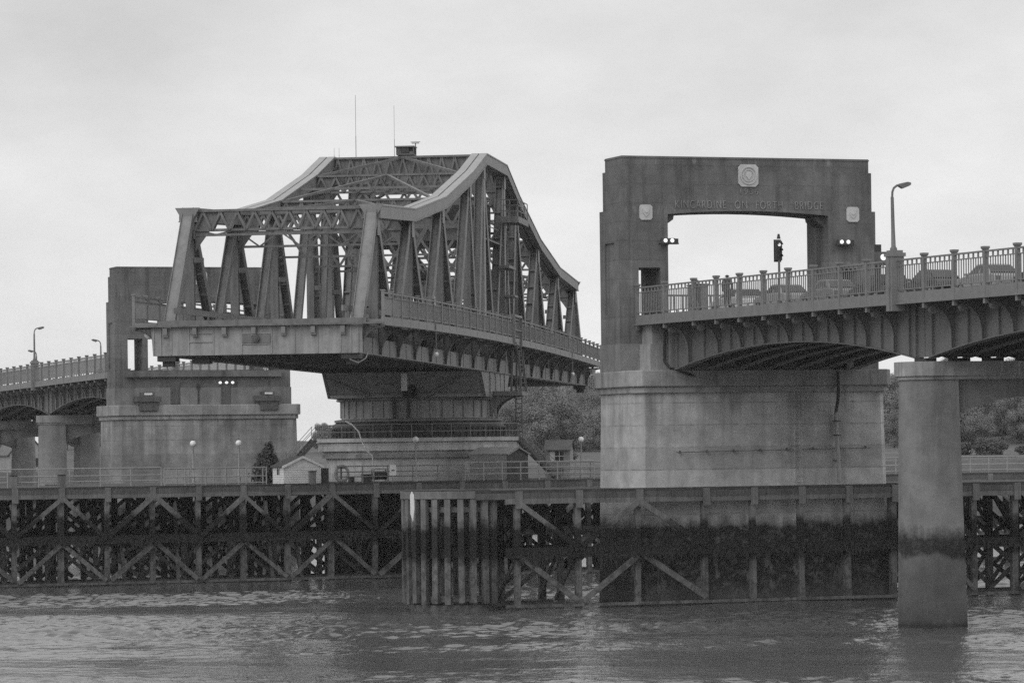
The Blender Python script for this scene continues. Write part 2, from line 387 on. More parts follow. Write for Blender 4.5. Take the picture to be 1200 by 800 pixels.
def gateway(label, loc, rz, W, lettered, bmat='base'):
    t = thing('gateway_tower', label, 'bridge tower', loc, rz)
    # walls: three stepped tiers over one big road opening and two footway openings
    m = M()
    arch = [(4.88 - 9.76*k/12., 21.46 + .22*(1-((k-6)/6.)**2)) for k in range(13)]
    right = [(4.88,15.75),(5.35,15.75),(5.35,18.5),(6.65,18.5),(6.65,15.75),(7.68,15.75),(7.68,21.72)]
    left = [(-x, z) for x, z in reversed(right)]
    m.prism(left + list(reversed(arch)) + right, 'y', 0., 2.9)
    m.box(-7.62,7.62,.1,2.8,21.72,23.9); m.box(-7.5,7.5,.2,2.7,23.9,24.68); m.box(-7.53,7.53,.17,2.73,24.56,24.64)
    for sx in (-1, 1):
        x0, x1 = sorted((sx*7.68, sx*7.79))
        m.box(x0,x1,0,.72,14.3,21.72); m.box(x0,x1,2.18,2.9,14.3,21.72); m.box(x0,x1,.72,2.18,19.9,21.72); m.box(x0,x1,.72,2.18,14.3,15.95)
    m.box(-7.68,7.68,0,2.9,14.3,15.75)
    m.build('tower_wall', 'tower', t)
    # slender ribs down the inner reveals
    m = M()
    for sx in (-1, 1):
        x0, x1 = sorted((sx*4.88, sx*4.62)); M().box(x0,x1,1.05,1.45,15.75,20.84).build('reveal_rib', 'steel_d', t)
        M().prism([(sx*4.88,21.44),(sx*4.3,21.44),(sx*4.35,21.2),(sx*4.88,20.85)], 'y', .5, 1.9).build('corbel', 'tower', t)
    m = M()
    M().box(-7.84,7.84,-.1,3.0,12.8,14.3).build('leg_base', 'leg', t)
    m.box(-6.55,6.55,-1.6,-.12,14.25,15.28); m.box(-6.7,6.7,-1.68,-.12,12.8,14.25)
    for sx in (-1,1):
        m.box(sx*5.3-.36,sx*5.3+.36,-2.02,-1.68,12.8,15.1)
        m.box(sx*5.3-.5,sx*5.3+.5,-2.1,-1.6,15.1,15.5)
    m.build('plinth', 'coping', t)
    m = M(); m.box(-6.9,6.9,3.02,3.3,15.22,15.75); m.build('sill', 'tower', t)
    m = M(); m.prism(octa(W,-2.15,4.5,.5), 'z', 11.9, 12.8); m.build('coping', 'coping', t, bevel=.06)
    m = M(); m.prism(octa(W-.16,-2.0,4.35,.5), 'z', 11.55, 11.9); m.build('moulding', 'coping', t, bevel=.04)
    m = M(); lo = octa(W-.05,-2.0,4.4,.5); hi = octa(W-.3,-1.8,4.2,.5); m.frustum(lo, hi, -3., 11.55); m.build('pier_shaft', bmat, t)
    # carved stones
    for cx in (-6.2, 6.38): plaque('plaque', t, cx, 21.55, .38, .42, 0., -1, False)
    plaque('crest', t, .03, 23.66, .6, .62, .1, -1, True)
    plaque('crest', t, .03, 23.66, .5, .6, 2.8, 1, True)
    if lettered:
        for wd, xc_, ww in (('KINCARDINE', -2.87, 3.05), ('ON', -.42, .74), ('FORTH', 1.3, 1.62), ('BRIDGE', 3.72, 1.7)):
            o = text_mesh(wd, .66, 'lettering', t, 'letters', xc_, .08, 22.0, .035); xs = [v.co.x for v in o.data.vertices]; o.scale.x = ww/(max(xs)-min(xs))
        text_mesh('1936', .5, 'date', t, 'letters', .05, .08, 22.75, .035)
    # swing side: buffer blocks, recessed doors, small niche
    for x in (-5.35, 5.3):
        m = M(); m.box(x-1.1,x+1.1,3.4,4.75,13.05,13.55); m.box(x-.95,x+.95,3.3,4.62,12.8,13.05); m.box(x-.55,x+.55,3.6,4.5,13.55,13.9)
        m.box(x-.8,x+.8,4.52,4.7,12.3,12.8)
        bb = m.build('buffer_block', 'steel_d', t, bevel=.03)
        M().box(x-.35,x+.35,4.5,4.53,13.66,13.82).build('name_plate', 'white', bb)
    for x in (2.55, -1.95):
        d = M().box(x-.42,x+.42,2.98,3.05,12.8,14.85).box(x-.36,x+.36,3.05,3.07,12.9,14.78).build('door', 'steel_d', t)
        M().box(x+.25,x+.31,3.07,3.12,13.8,13.9).build('handle', 'iron', d)
    m = M(); m.box(.35,.65,3.02,3.1,14.2,14.6); m.box(.45,.55,3.02,3.12,12.9,14.2); m.build('service_pipe', 'iron', t)
    # road and footway through the gate
    M().box(-4.85,4.85,-.1,3.0,15.752,15.8).build('roadway', 'road', t)
    return t
GT = gateway('tall concrete gateway tower lettered with the bridge name, nearer of the two', (*BO, 0), TH, 7.88, True)
FB = B(.6, 121.1)
FT = gateway('concrete gateway tower standing farther off behind the open swing span', (FB.x, FB.y, 0), TH+math.pi, 8.4, False, 'base2')

# fittings on the near gateway
def floodlight(x, z, label):
    p = B(x, -.02); t = thing('floodlight', label, 'floodlight', (p.x, p.y, z), TH, 'floodlights on the near gateway')
    m = M(); m.box(-.55,.55,-.4,-.12,-.17,-.1); m.box(-.06,.06,-.12,0,-.2,.05); m.build('bracket', 'iron', t)
    for k in (-.26, .14):
        h = M().box(k-.18,k+.18,-.42,-.1,-.1,.16).build('lamp_housing', 'steel_d', t)
        M().tube((k,-.45,.03),(k,-.422,.03),.11,14).build('lamp_glass', 'lamp', h)
    M().box(.34,.52,-.4,-.1,-.1,.14).build('ballast_box', 'iron', t)
floodlight(-4.95, 19.95, 'twin floodlight fixed on the left leg of the near gateway')
floodlight(5.75, 19.95, 'twin floodlight fixed on the right leg of the near gateway')
p = B(-2.3, 117.95); t = thing('floodlight', 'row of three lit lamps over a door on the farther gateway', 'floodlight', (p.x, p.y, 14.75), TH)
M().box(-.85,.85,-.2,.05,.12,.17).build('canopy', 'iron', t)
for k in (-.55,.02,.56): M().sphere((k,-.1,-.02), .15, 10, 6, .8).build('lamp_glass', 'lamp', t, True)
t.location = (*(B(3.15-.6+.0, 117.95)[:2]), 14.72)
# pipes on the near pier
def pierpt(u, z): return B(u, -2.25 if z > 11.6 else -2.12, z)
t = thing('drain_pipe', 'dark upper hose running into a pale straight drain pipe on the near pier', 'pipe', tuple(B(4.3,-2.2,6.5)), TH)
m = M(); m.path([(-.05,-.12,6.2),(-.02,-.14,5.2),(-.02,-.05,4.6),(-.1,.1,3.9)], .09); m.build('hose', 'iron', t)
m = M(); m.tube((-.1,.1,3.9),(-.02,-.1,0.), .12, 8); m.build('pipe', 'galv', t)
for z in (1.2,2.6,3.4): M().box(-.26,.12,-.12,.24,z,z+.06).build('clip', 'iron', t)
t = thing('conduit', 'thin horizontal conduit clipped low across the near pier', 'conduit', tuple(B(0,-2.1,8.3)), TH)
m = M(); m.tube((-5.4,.06,0),(6.4,.06,.12), .018, 6)
for k in range(8): m.box(-5.2+k*1.6,-5.14+k*1.6,.02,.16,-.06+.02*k,.1+.02*k)
m.build('cable_run', 'steel_d', t)
t = thing('wall_ladder', 'faint iron rung ladder down the face of the near pier', 'ladder', tuple(B(1.9,-2.1,6.6)), TH)
m = M()
for k in range(14): m.box(-.2,.2,.02,.06,k*.35,k*.35+.03)
m.build('rungs', 'base', t)
m = M(); m.box(-.24,-.2,.0,.1,-.1,4.9); m.box(.2,.24,.0,.1,-.1,4.9); m.build('stile', 'base', t)
t = thing('drain_pipe', 'crooked black downpipe beside the bearing pilaster under the near deck', 'pipe', tuple(B(-5.95,-1.75,12.8)), TH)
m = M(); m.path([(-.15,-.1,2.5),(.05,-.08,2.2),(.0,-.08,.5),(.25,-.3,.1),(1.6,-.5,-.35)], .07); m.build('pipe', 'iron', t)

# barrier across the road in the near gateway (the bridge is open to ships)
t = thing('barrier_gate', 'closed low barrier gate across the road inside the near gateway', 'barrier', tuple(B(0,1.9,15.8)), TH)
m = M(); m.box(-4.6,4.6,-.04,.04,1.2,1.3); m.box(-4.6,4.6,-.04,.04,.15,.22); m.build('gate_rail', 'steel_l', t)
m = M()
for k in range(38): m.box(-4.5+k*.243,-4.46+k*.243,-.02,.02,.22,1.2)
m.build('gate_bars', 'rail', t)
for x in (-4.55,4.55): M().box(x-.1,x+.1,-.1,.1,-.05,1.55).build('gate_post', 'steel', t)

# ------------------------------------------------------------------ approach viaduct spans
UE, UG = 6.93, 5.3
def approach_span(label, L, posts, a0, a1, loc, rz, start_piece):
    t = thing('approach_span', label, 'bridge span', loc, rz, 'arched girder spans of the approach viaducts')
    t.rotation_euler = (.0065, 0, rz)
    def zb(y):
        u = (-y - a0) / (L - a0 - a1); return 12.85 + 1.12 * (1 - (2*u-1)**2)
    N = 28; ys = [-a0 - (L-a0-a1)*k/N for k in range(N+1)]
    g0 = None
    for i in range(7):
        x = -UG + i*2*UG/6
        m = M(); ye0 = -.03 if a0 < 1 else -a0; poly = ([(ye0, 12.85)] if a0 < 1 else []) + [(y, zb(y)) for y in ys] + [(-L+.03, 12.85), (-L+.03, 15.48), (ye0, 15.48)]
        m.prism(poly, 'x', x-.05, x+.05)
        m.ribbon([(y, zb(y)-.05, zb(y)) for y in ys], x-.26, x+.26)
        if i in (0, 6):
            s = -1 if i == 0 else 1
            xs = sorted((x + s*.05, x + s*.17))
            allp = [p for p in posts]
            for a, b in zip(allp[:-1], allp[1:]):
                y = (a+b)/2
                if -L+a1+.3 < y < -a0-.3: m.box(xs[0], xs[1], y-.05, y+.05, zb(y), 15.4)
            for y in (ys[0]-.1, ys[-1]+.1): m.box(xs[0], xs[1]+0, y-.09, y+.09, zb(y), 15.45)
        g = m.build('girder', 'lead', t)
    for y in [ys[0]-.5, (ys[0]+ys[-1])/2-5, (ys[0]+ys[-1])/2+5, ys[-1]+.5]:
        M().box(-UG+.1, UG-.1, y-.04, y+.04, zb(y)+.3, 15.2).build('cross_frame', 'steel_d', t)
    M().box(-6.78, 6.78, -L+.02, -.02, 15.5, 15.72).build('deck_slab', 'path', t)
    M().box(-4.6, 4.6, -L+.02, -.02, 15.724, 15.76).build('roadway', 'road', t)
    for s in (-1, 1):
        x0, x1 = sorted((s*4.62, s*6.7))
        M().box(x0, x1, -L+.02, -.02, 15.724, 15.87).build('footway', 'path', t)
        x0, x1 = sorted((s*6.8, s*UE)); f0, f1 = sorted((s*6.7, s*(UE+.1)))
        m = M(); m.box(x0, x1, -L, 0, 15.36, 15.84); m.box(f0, f1, -L, 0, 15.3, 15.36)
        m.build('edge_beam', 'rail', t)
        for y in posts:
            if y > -a0-.5 or y < -L+.4: continue
            # bracket: plate with a quarter-round lower edge down to a web stem
            m = M(); xr = UG+.06; r = 1.35
            arc = [(xr+.2+r*(1-math.cos(k*math.pi/2/9)), 15.25-r+r*math.sin(k*math.pi/2/9)) for k in range(10)]
            poly = [(xr, zb(y)+.01), (xr+.2, zb(y)+.01)] + arc + [(6.75, 15.25), (6.75, 15.5), (xr, 15.5)]
            m.prism([(s*px, pz) for px, pz in poly], 'y', y-.05, y+.05)
            edge = [(xr+.2, zb(y)+.02)] + arc
            for (ax, az), (bx, bz) in zip(edge[:-1], edge[1:]):
                m.bar((s*ax, y, az), (s*bx, y, bz), .26, .035, (0,1,0))
            m.tube((s*6.45, y-.12, 14.98), (s*6.45, y+.12, 14.98), .2, 12)
            m.build('bracket', 'lead', t)
        # parapet: rails and balusters, each post a sub-part
        xc = s*6.86; m = M(); ya, yb = 0, -L
        m.box(xc-.06, xc+.06, yb, ya, 17.32, 17.4); m.box(xc-.035, xc+.035, yb, ya, 17.08, 17.13); m.box(xc-.04, xc+.04, yb, ya, 15.96, 16.01)
        n = int(L/.235)
        for k in range(n):
            y = -(k+.5)*L/n; m.box(xc-.02, xc+.02, y-.024, y+.024, 16.01, 17.08)
            if k % 2: m.box(xc-.03, xc+.03, y-.04, y+.04, 17.13, 17.32)
            if k % 4 == 0: m.box(xc-.03, xc+.03, y-.05, y+.05, 15.84, 15.96)
        par = m.build('parapet', 'rail', t)
        for y in posts:
            if y < -L+.4: continue
            m = M(); m.box(xc-.09, xc+.09, y-.1, y+.1, 15.05, 17.5); m.box(xc-.15, xc+.15, y-.16, y+.16, 17.5, 17.58)
            m.frustum([(xc-.09,y-.1),(xc+.09,y-.1),(xc+.09,y+.1),(xc-.09,y+.1)], [(xc-.15,y-.16),(xc+.15,y-.16),(xc+.15,y+.16),(xc-.15,y+.16)], 17.4, 17.5)
            m.build('post', 'rail', par)
        # lamp pilaster over the river pier
        m = M(); y = -L
        m.box(xc-.34, xc+.3, y-.32, y+.32, 15.0, 17.55); m.box(xc-.4, xc+.36, y-.4, y+.4, 17.55, 17.72); m.box(xc-.3, xc+.26, y-.3, y+.3, 17.72, 17.84)
        m.box(xc-.4 if s < 0 else xc+.3, xc-.34 if s < 0 else xc+.36, y-.12, y+.12, 15.0, 17.5)
        m.build('lamp_pilaster', 'rail', t)
    return t
L1, L2 = 32.4, 30.3
posts1 = [-.15, -4.1, -8.15] + [-8.15-3.03*k for k in range(1, 9)]
posts2 = [-3.03*k for k in range(1, 10)] + [-L2]
s1 = approach_span('near approach span of arched steel girders joined to the lettered gateway', L1, posts1, 2.2, .75, (*BO, 0), TH, True)
p = B(0, -L1); s2 = approach_span('arched approach span running off the right edge beyond the big river pier', L2, posts2, .75, .75, (p.x, p.y, -.21), TH, False)
def FBp(y): # along the far viaduct
    v = Matrix.Rotation(TH+math.pi, 3, 'Z') @ Vector((0, y, 0)); return FB + v
f1 = dup(s1, (FB.x, FB.y, 0), TH+math.pi, 'far approach span joined to the gateway behind the swing bridge'); f1.rotation_euler = (.0065, 0, TH+math.pi)
far_l = ['far approach span second from the gateway at left, below the lamp on its pilaster',
         'far approach span third from the gateway, mostly cut off by the left edge', 'farthest approach span receding out of the left edge']
for k in range(3):
    q = FBp(-L1-L2*k); o = dup(s2, (q.x, q.y, -.21-.197*k), TH+math.pi, far_l[k]); o.rotation_euler = (.0065, 0, TH+math.pi)

# ------------------------------------------------------------------ river piers with an arched cross wall
def stadium(w, r, n=10):
    return [(-w + r*math.cos(math.pi/2+math.pi*k/n), r*math.sin(math.pi/2+math.pi*k/n)) for k in range(n+1)] + \
           [(w + r*math.cos(-math.pi/2+math.pi*k/n), r*math.sin(-math.pi/2+math.pi*k/n)) for k in range(n+1)]
def river_pier(label, loc, rz):
    t = thing('river_pier', label, 'bridge pier', loc, rz, 'arched concrete piers of the approach viaducts')
    def col(sx, r, n=10):
        # half-round outer end, square inner side
        c = sx*5.2
        pts = [(c + sx*r*math.cos(-math.pi/2+math.pi*k/n), r*math.sin(-math.pi/2+math.pi*k/n)) for k in range(n+1)]
        pts += [(sx*3.75, r), (sx*3.75, -r)]
        return pts if sx > 0 else list(reversed(pts))
    def col2(sx, r, inner):
        c = sx*5.2; n = 12
        pts = [(c + sx*r*math.cos(-math.pi/2+math.pi*k/n), r*math.sin(-math.pi/2+math.pi*k/n)) for k in range(n+1)] + [(sx*inner, r), (sx*inner, -r)]
        return pts if sx > 0 else list(reversed(pts))
    for sx in (-1, 1):
        m = M(); m.frustum(col2(sx, 1.58, 3.98), col2(sx, 1.36, 4.28), -3., 11.78); m.build('column', 'pier', t, True)
    m = M(); arch = [(-4.3+8.6*k/16, 10.1+.9*(1-((k-8)/8.)**2)) for k in range(17)]
    m.prism(arch + [(4.3, 11.78), (-4.3, 11.78)], 'y', -.95, .95); m.build('arched_cross_wall', 'pier', t)
    m = M(); m.prism(stadium(5.2, 1.47), 'z', 11.78, 11.95); m.prism(stadium(5.2, 1.58), 'z', 11.95, 12.62); m.build('pier_cap', 'coping', t, True)
    m = M()
    for i in range(7): m.box(-UG+i*2*UG/6-.28, -UG+i*2*UG/6+.28, -.6, .6, 12.62, 12.8)
    m.build('bearing', 'iron', t)
    return t
p = B(0, -L1); pr = river_pier('big near concrete river pier standing in the water at right', (p.x, p.y, -.21), TH)
p = B(0, -L1-L2); dup(pr, (p.x, p.y, -.4), TH, 'river pier beyond the right edge of the view under the viaduct')
fl = ['far river pier nearest the gateway at left', 'far river pier second from the gateway, at the left edge', 'far river pier third from the gateway at left', 'last far river pier seen beyond the left edge']
for k in range(4):
    q = FBp(-L1-L2*k); dup(pr, (q.x, q.y, -.21-.2*k), TH+math.pi, fl[k])

# ------------------------------------------------------------------ street lamps
def street_lamp(label, loc, rz):
    t = thing('street_lamp', label, 'street lamp', loc, rz, 'street lamps on the viaduct pilasters')
    m = M(); m.lathe([(.17,0),(.17,.1),(.11,.18),(.09,1.),(.075,2.5)], 10); m.build('lamp_column', 'steel', t, True)
    m = M(); m.path([(0,0,2.5),(.02,0,2.75),(.1,0,2.92),(.25,0,3.03),(.42,0,3.05)], .055, 8); m.build('lamp_arm', 'steel', t, True)
    h = M(); h.prism([(.36,2.98),(.5,2.9),(.95,3.06),(.95,3.16),(.8,3.2),(.4,3.12)], 'y', -.13, .13); hh = h.build('lamp_head', 'steel', t, bevel=.02)
    M().prism([(.5,2.875),(.9,3.02),(.9,3.05),(.5,2.9)], 'y', -.1, .1).build('lamp_glass', 'lens', hh)
    return t
p = B(-6.88, -L1, 17.63); la = street_lamp('near street lamp on the parapet pilaster right of the lettered gateway', tuple(p), TH)
la.rotation_euler = (.01, -.02, TH)
def lamp_at(q, z, rz, label): dup(la, (q.x, q.y, z), rz, label)
p = B(6.88, -L1); lamp_at(p, 17.63, TH+math.pi, 'street lamp on the opposite parapet of the near viaduct')
Mrot = Matrix.Rotation(TH+math.pi, 3, 'Z')
for k, lab in enumerate(['tall lamp on the far viaduct pilaster at left, its head turned right', None, None, None]):
    for sx, y, lb in ((1, -L1-L2*k, lab), (-1, -L1-L2*k, [None, 'lamp just left of the far gateway with its head turned left', 'lamp near the left edge with its head turned left', None][k])):
        q = FB + Mrot @ Vector((sx*6.88, y, 0)); 
        lamp_at(q, 17.63-.2*k, TH+(0 if sx > 0 else math.pi), lb or 'far viaduct lamp hidden behind the gateway or beyond the left edge')

# ------------------------------------------------------------------ traffic signals
def signal(label, loc, rz):
    t = thing('traffic_signal', label, 'traffic light', loc, rz)
    M().lathe([(.09,0),(.06,.05),(.06,3.0)], 10).build('signal_post', 'steel_d', t, True)
    h = M().box(-.17,.17,-.06,.16,2.15,3.15).build('signal_head', 'iron', t, bevel=.03)
    M().box(-.2,.2,.17,.2,2.08,3.22).build('backing_board', 'iron', t)
    for k, z in enumerate((2.95,2.65,2.35)):
        m = M(); m.tube((0,-.06,z),(0,-.075,z), .085, 12); m.build('lens', 'siglit' if k == 0 else 'glass', h)
        m = M()
        for a in range(7):
            a0, a1 = math.pi*a/7, math.pi*(a+1)/7
            m.bar((.13*math.cos(a0),-.16,z+.13*math.sin(a0)),(.13*math.cos(a1),-.16,z+.13*math.sin(a1)), .2, .012, (0,1,0))
        m.build('visor', 'iron', h)
    m = M(); m.frustum([(-.08,-.05),(.08,-.05),(.08,.08),(-.08,.08)], [(-.04,-.02),(.04,-.02),(.04,.05),(-.04,.05)], 3.25, 3.5); m.build('finial', 'iron', t)
    return t
signal('traffic light with its top lens lit, standing in the open gateway', tuple(B(-5.6, -16.5, 15.87)), TH)
t = thing('warning_lamp', 'round lit signal lamp on a dark post just left of the near lamp pilaster', 'signal lamp', tuple(B(-5.6, -28.4, 15.8)), TH)
M().box(-.3,.02,0,.12,0,2.35).build('post', 'iron', t)
h = M().box(-.34,.42,-.04,.1,1.35,2.0).build('lamp_board', 'steel_d', t)
m = M(); m.tube((.1,-.06,1.74),(.1,-.04,1.74), .15, 18); m.build('lens', 'siglit', h)
t = thing('roadside_cabinet', 'pale cabinet with small dark vents on the footway before the lettered gateway', 'cabinet', tuple(B(-4.9, -4.2, 15.87)), TH)
M().box(-.3,.3,-.75,.75,0,1.45).build('cabinet_body', 'steel_l', t, bevel=.02)
M().box(-.34,.34,-.8,.8,1.45,1.52).build('cabinet_lid', 'steel', t)
for z in (.4,.8,1.2): M().box(-.32,-.3,.2,.38,z-.06,z+.06).build('vent', 'iron', t)

# ------------------------------------------------------------------ cars waiting on the near viaduct
def car(label, v, paint, hatch, u=-2.3):
    t = thing('parked_car', label, 'car', tuple(B(u, v, 15.76+v*.0065)), TH+R(90), 'cars waiting on the near viaduct')
    # local x is forward (towards the gateway)
    w = .84
    body = [(-2.08,.32),(-2.12,.55),(-2.05,.8),(-1.9,.9),(-1.2,.93),(.75,.92),(1.75,.8),(2.02,.68),(2.08,.45),(2.02,.28),(1.72,.25),(1.62,.45),(1.4,.58),(1.16,.52),(.98,.25),(-1.02,.25),(-1.18,.5),(-1.4,.58),(-1.64,.48),(-1.78,.27)]
    if hatch: body = [(x if x > -1.5 else x+.2, z) for x, z in body]
    m = M(); m.prism(body, 'y', -w, w); bd = m.build('body', paint, t, bevel=.05)
    if hatch: lo, hi = (-1.78, .85), (-1.5, .05)
    else: lo, hi = (-1.55, .85), (-.95, .05)
    gp = [(lo[0],.91),(hi[0],1.38),(hi[0]+.5,1.43),(hi[1],1.41),(lo[1],.9)]
    vs = []; n = len(gp)
    for sgn in (-1, 1): vs += [(x, sgn*(w-.04 if z < 1 else w-.2), z) for x, z in gp]
    m = M(); m.add(vs, [(i,(i+1) % n, n+(i+1) % n, n+i) for i in range(n)] + [tuple(range(n)), tuple(range(n,2*n))])
    cab = m.build('cabin_roof', paint, t, bevel=.04)
    for sgn in (-1, 1):
        def sp(x, z): 
            f = (z-.91)/.5; return (x, sgn*(w-.04-.16*f+.006), z)
        mid = (lo[0]+lo[1])/2-.1
        for q in ([(lo[0]+.32,.97),(hi[0]+.16,1.32),(mid-.05,1.35),(mid-.05,.97)], [(mid+.05,.97),(mid+.05,1.35),(hi[1]-.08,1.33),(lo[1]-.28,.97)]):
            m = M(); a = [sp(*c) for c in q]; b = [(x, y-sgn*.03, z) for x, y, z in a]
            m.add(a+b, [(0,1,2,3),(7,6,5,4),(0,4,5,1),(1,5,6,2),(2,6,7,3),(3,7,4,0)]); m.build('side_window', 'glass', cab)
    for q, nm in (((hi[1]+.03,1.36,lo[1]-.03,.97),'windscreen'), ((hi[0]-.04,1.33,lo[0]+.02,.99),'rear_window')):
        x0,z0,x1,z1 = q; off = .02 if nm == 'windscreen' else -.02
        m = M(); a = [(x0+off,-.58,z0+.012),(x0+off,.58,z0+.012),(x1+off,.7,z1+.012),(x1+off,-.7,z1+.012)]; b = [(x-off*2,y,z-.02) for x,y,z in a]
        m.add(a+b, [(0,1,2,3),(7,6,5,4),(0,4,5,1),(1,5,6,2),(2,6,7,3),(3,7,4,0)]); m.build(nm, 'glass', cab)
    for x in (-1.4 + (.2 if hatch else 0), 1.35):
        for sgn in (-1, 1):
            m = M(); m.tube((x, sgn*.66, .3),(x, sgn*.85, .3), .3, 18); wh = m.build('wheel', 'rubber', t, True)
            m = M(); m.tube((x, sgn*.85, .3),(x, sgn*.862, .3), .18, 14); m.build('rim', 'chrome', wh)
    for sgn in (-1, 1):
        M().box(1.96,2.06,sgn*.62-.16,sgn*.62+.16,.56,.7).build('headlight', 'lens', t, bevel=.02)
        xr = -2.13 if not hatch else -1.93
        M().box(xr,xr+.08,sgn*.66-.12,sgn*.66+.12,.6,.8).build('tail_light', 'taill', t, bevel=.02)
        M().box(.55,.7,sgn*.84-.0 if sgn > 0 else -.98,.98 if sgn > 0 else -.84,.9,1.02).build('door_mirror', paint, t, bevel=.02)
    M().box(2.04,2.12,-.7,.7,.3,.46).build('bumper', 'rubber', t, bevel=.03)
    return t
car('white hatchback first in the queue of waiting cars, in the open gateway', -3.6, 'car_w', True)
car('pale silver car second in the queue behind the parapet, under the traffic light', -9.6, 'car_l', False)
car('grey saloon waiting in front of the dark gateway leg', -15.6, 'car_m', False)
car('dark hatchback waiting just left of the near lamp pilaster', -21.4, 'car_d', True)
car('dark saloon seen through the parapet just right of the lamp pilaster', -27.2, 'car_d', False)
car('silver saloon seen through the parapet near the right edge', -33.2, 'car_l', False)
car('dark car at the right edge, last of the waiting queue', -39.2, 'car_d', False)

# ------------------------------------------------------------------ people on the footway
def person(label, loc, rz, h, coat, stride, arm):
    t = thing('person', label, 'person', loc, rz)
    k = h/1.75
    V = [((0,0,.95),.14),((0,0,1.12),.13),((0,.01,1.3),.16),((0,.01,1.43),.13),((0,0,1.5),.06),((0,-.015,1.57),.055),((0,-.02,1.64),.095),((0,-.015,1.71),.08)]
    Ed = [(0,1),(1,2),(2,3),(3,4),(4,5),(5,6),(6,7)]
    def chain(a, pts):
        j = a
        for p_, r_ in pts: V.append((p_, r_)); Ed.append((j, len(V)-1)); j = len(V)-1
        return j
    for s in (-1, 1):
        f = stride*s
        chain(0, [((s*.09,0,.9),.1),((s*.1,-f*.5-.02,.5),.065),((s*.1,-f*.5+abs(f)*.3,.27),.055),((s*.1,-f+.03 if f else 0,.08),.042),((s*.11,-f-.12,.035),.036)])
        w = chain(3, [((s*.19,.01,1.41),.065),((s*.25,.02+f*.2,1.15),.048),((s*.22+arm*s*.0,-.1+f*.3,.94),.036),((s*.215,-.13+f*.3,.86),.034)])
    me = bpy.data.meshes.new('person_body'); me.from_pydata([tuple(c*k for c in p_) for p_, r_ in V], Ed, [])
    o = bpy.data.objects.new('body', me); COL.objects.link(o)
    md = o.modifiers.new('skin', 'SKIN'); md.use_smooth_shade = True
    for i, sv in enumerate(me.skin_vertices[0].data): sv.radius = (V[i][1]*k*(1.15 if i in (2,3) else 1), V[i][1]*k*(.8 if i in (0,1,2,3) else 1)); sv.use_root = (i == 0)
    su = o.modifiers.new('sub', 'SUBSURF'); su.levels = 2; su.render_levels = 2
    dg = bpy.context.evaluated_depsgraph_get(); dg.update()
    mesh = bpy.data.meshes.new_from_object(o.evaluated_get(dg)); bpy.data.objects.remove(o)
    bm = bmesh.new(); bm.from_mesh(mesh)
    # five fingers grown from each palm, joined into the same mesh
    m = M()
    for s in (-1, 1):
        f = stride*s; hx, hy, hz = s*.215, -.13+f*.3, .84
        for i, ln in enumerate((.06,.075,.08,.07)):
            y = hy-.03+.02*i; m.tube((hx*k,y*k,hz*k),((hx-s*.005)*k,(y-.005)*k,(hz-ln*.6)*k),.011*k,6,.009*k); m.tube(((hx-s*.005)*k,(y-.005)*k,(hz-ln*.6)*k),((hx-s*.02)*k,(y-.005)*k,(hz-ln)*k),.009*k,6,.006*k)
        m.tube((hx*k,(hy-.02)*k,(hz+.02)*k),((hx-s*.01)*k,(hy-.075)*k,(hz-.03)*k),.013*k,6,.009*k)
    # brow, nose, ears, lips
    m.tube((0,-.1*k,1.655*k),(0,-.135*k,1.62*k),.012*k,6,.016*k)
    for s in (-1,1): m.sphere((s*.096*k,-.01*k,1.64*k),.022*k,6,5,1.4); m.sphere((s*.036*k,-.103*k,1.66*k),.012*k,6,5)
    m.box(-.03*k,.03*k,-.112*k,-.1*k,1.588*k,1.6*k)
    me2 = bpy.data.meshes.new('x'); me2.from_pydata(m.v, [], m.f); bm.from_mesh(me2)
    mesh2 = bpy.data.meshes.new('body'); bm.to_mesh(mesh2); bm.free(); mesh2.materials.clear(); mesh2.materials.append(MT['skin'])
    for p_ in mesh2.polygons: p_.use_smooth = True
    o = bpy.data.objects.new('body', mesh2); COL.objects.link(o); o.parent = t
    # clothes: coat and trousers are shells around the body mesh
    def shell(name, keep, off, material):
        bm = bmesh.new(); bm.from_mesh(mesh); bm.normal_update()
        for v in bm.verts: v.co += v.normal*off
        bmesh.ops.delete(bm, geom=[f for f in bm.faces if not keep(f.calc_center_median()/k)], context='FACES')
        me3 = bpy.data.meshes.new(name); bm.to_mesh(me3); bm.free(); me3.materials.clear(); me3.materials.append(MT[material])
        for p_ in me3.polygons: p_.use_smooth = True
        c = bpy.data.objects.new(name, me3); COL.objects.link(c); c.parent = t
    shell('coat', lambda c: .8 < c.z < 1.49 and not (c.z < .93 and abs(c.x) > .16), .014, coat)
    shell('trousers', lambda c: .1 < c.z < .93 and abs(c.x) < .17, .01, 'jeans')
    shell('shoes', lambda c: c.z < .11, .008, 'iron')
    shell('hair', lambda c: c.z > 1.6 and (c.y > -.04 or c.z > 1.7), .012, 'hair')
    return t
person('person in a dark coat walking on the footway towards the gateway, nearest it', tuple(B(-6.25, -7.3, 15.83)), TH+R(200), 1.68, 'cloth', .14, 1)
person('larger person in a dark coat standing on the footway before the parked white hatchback', tuple(B(-6.2, -11.2, 15.8)), TH+R(150), 1.78, 'cloth2', .05, 1)

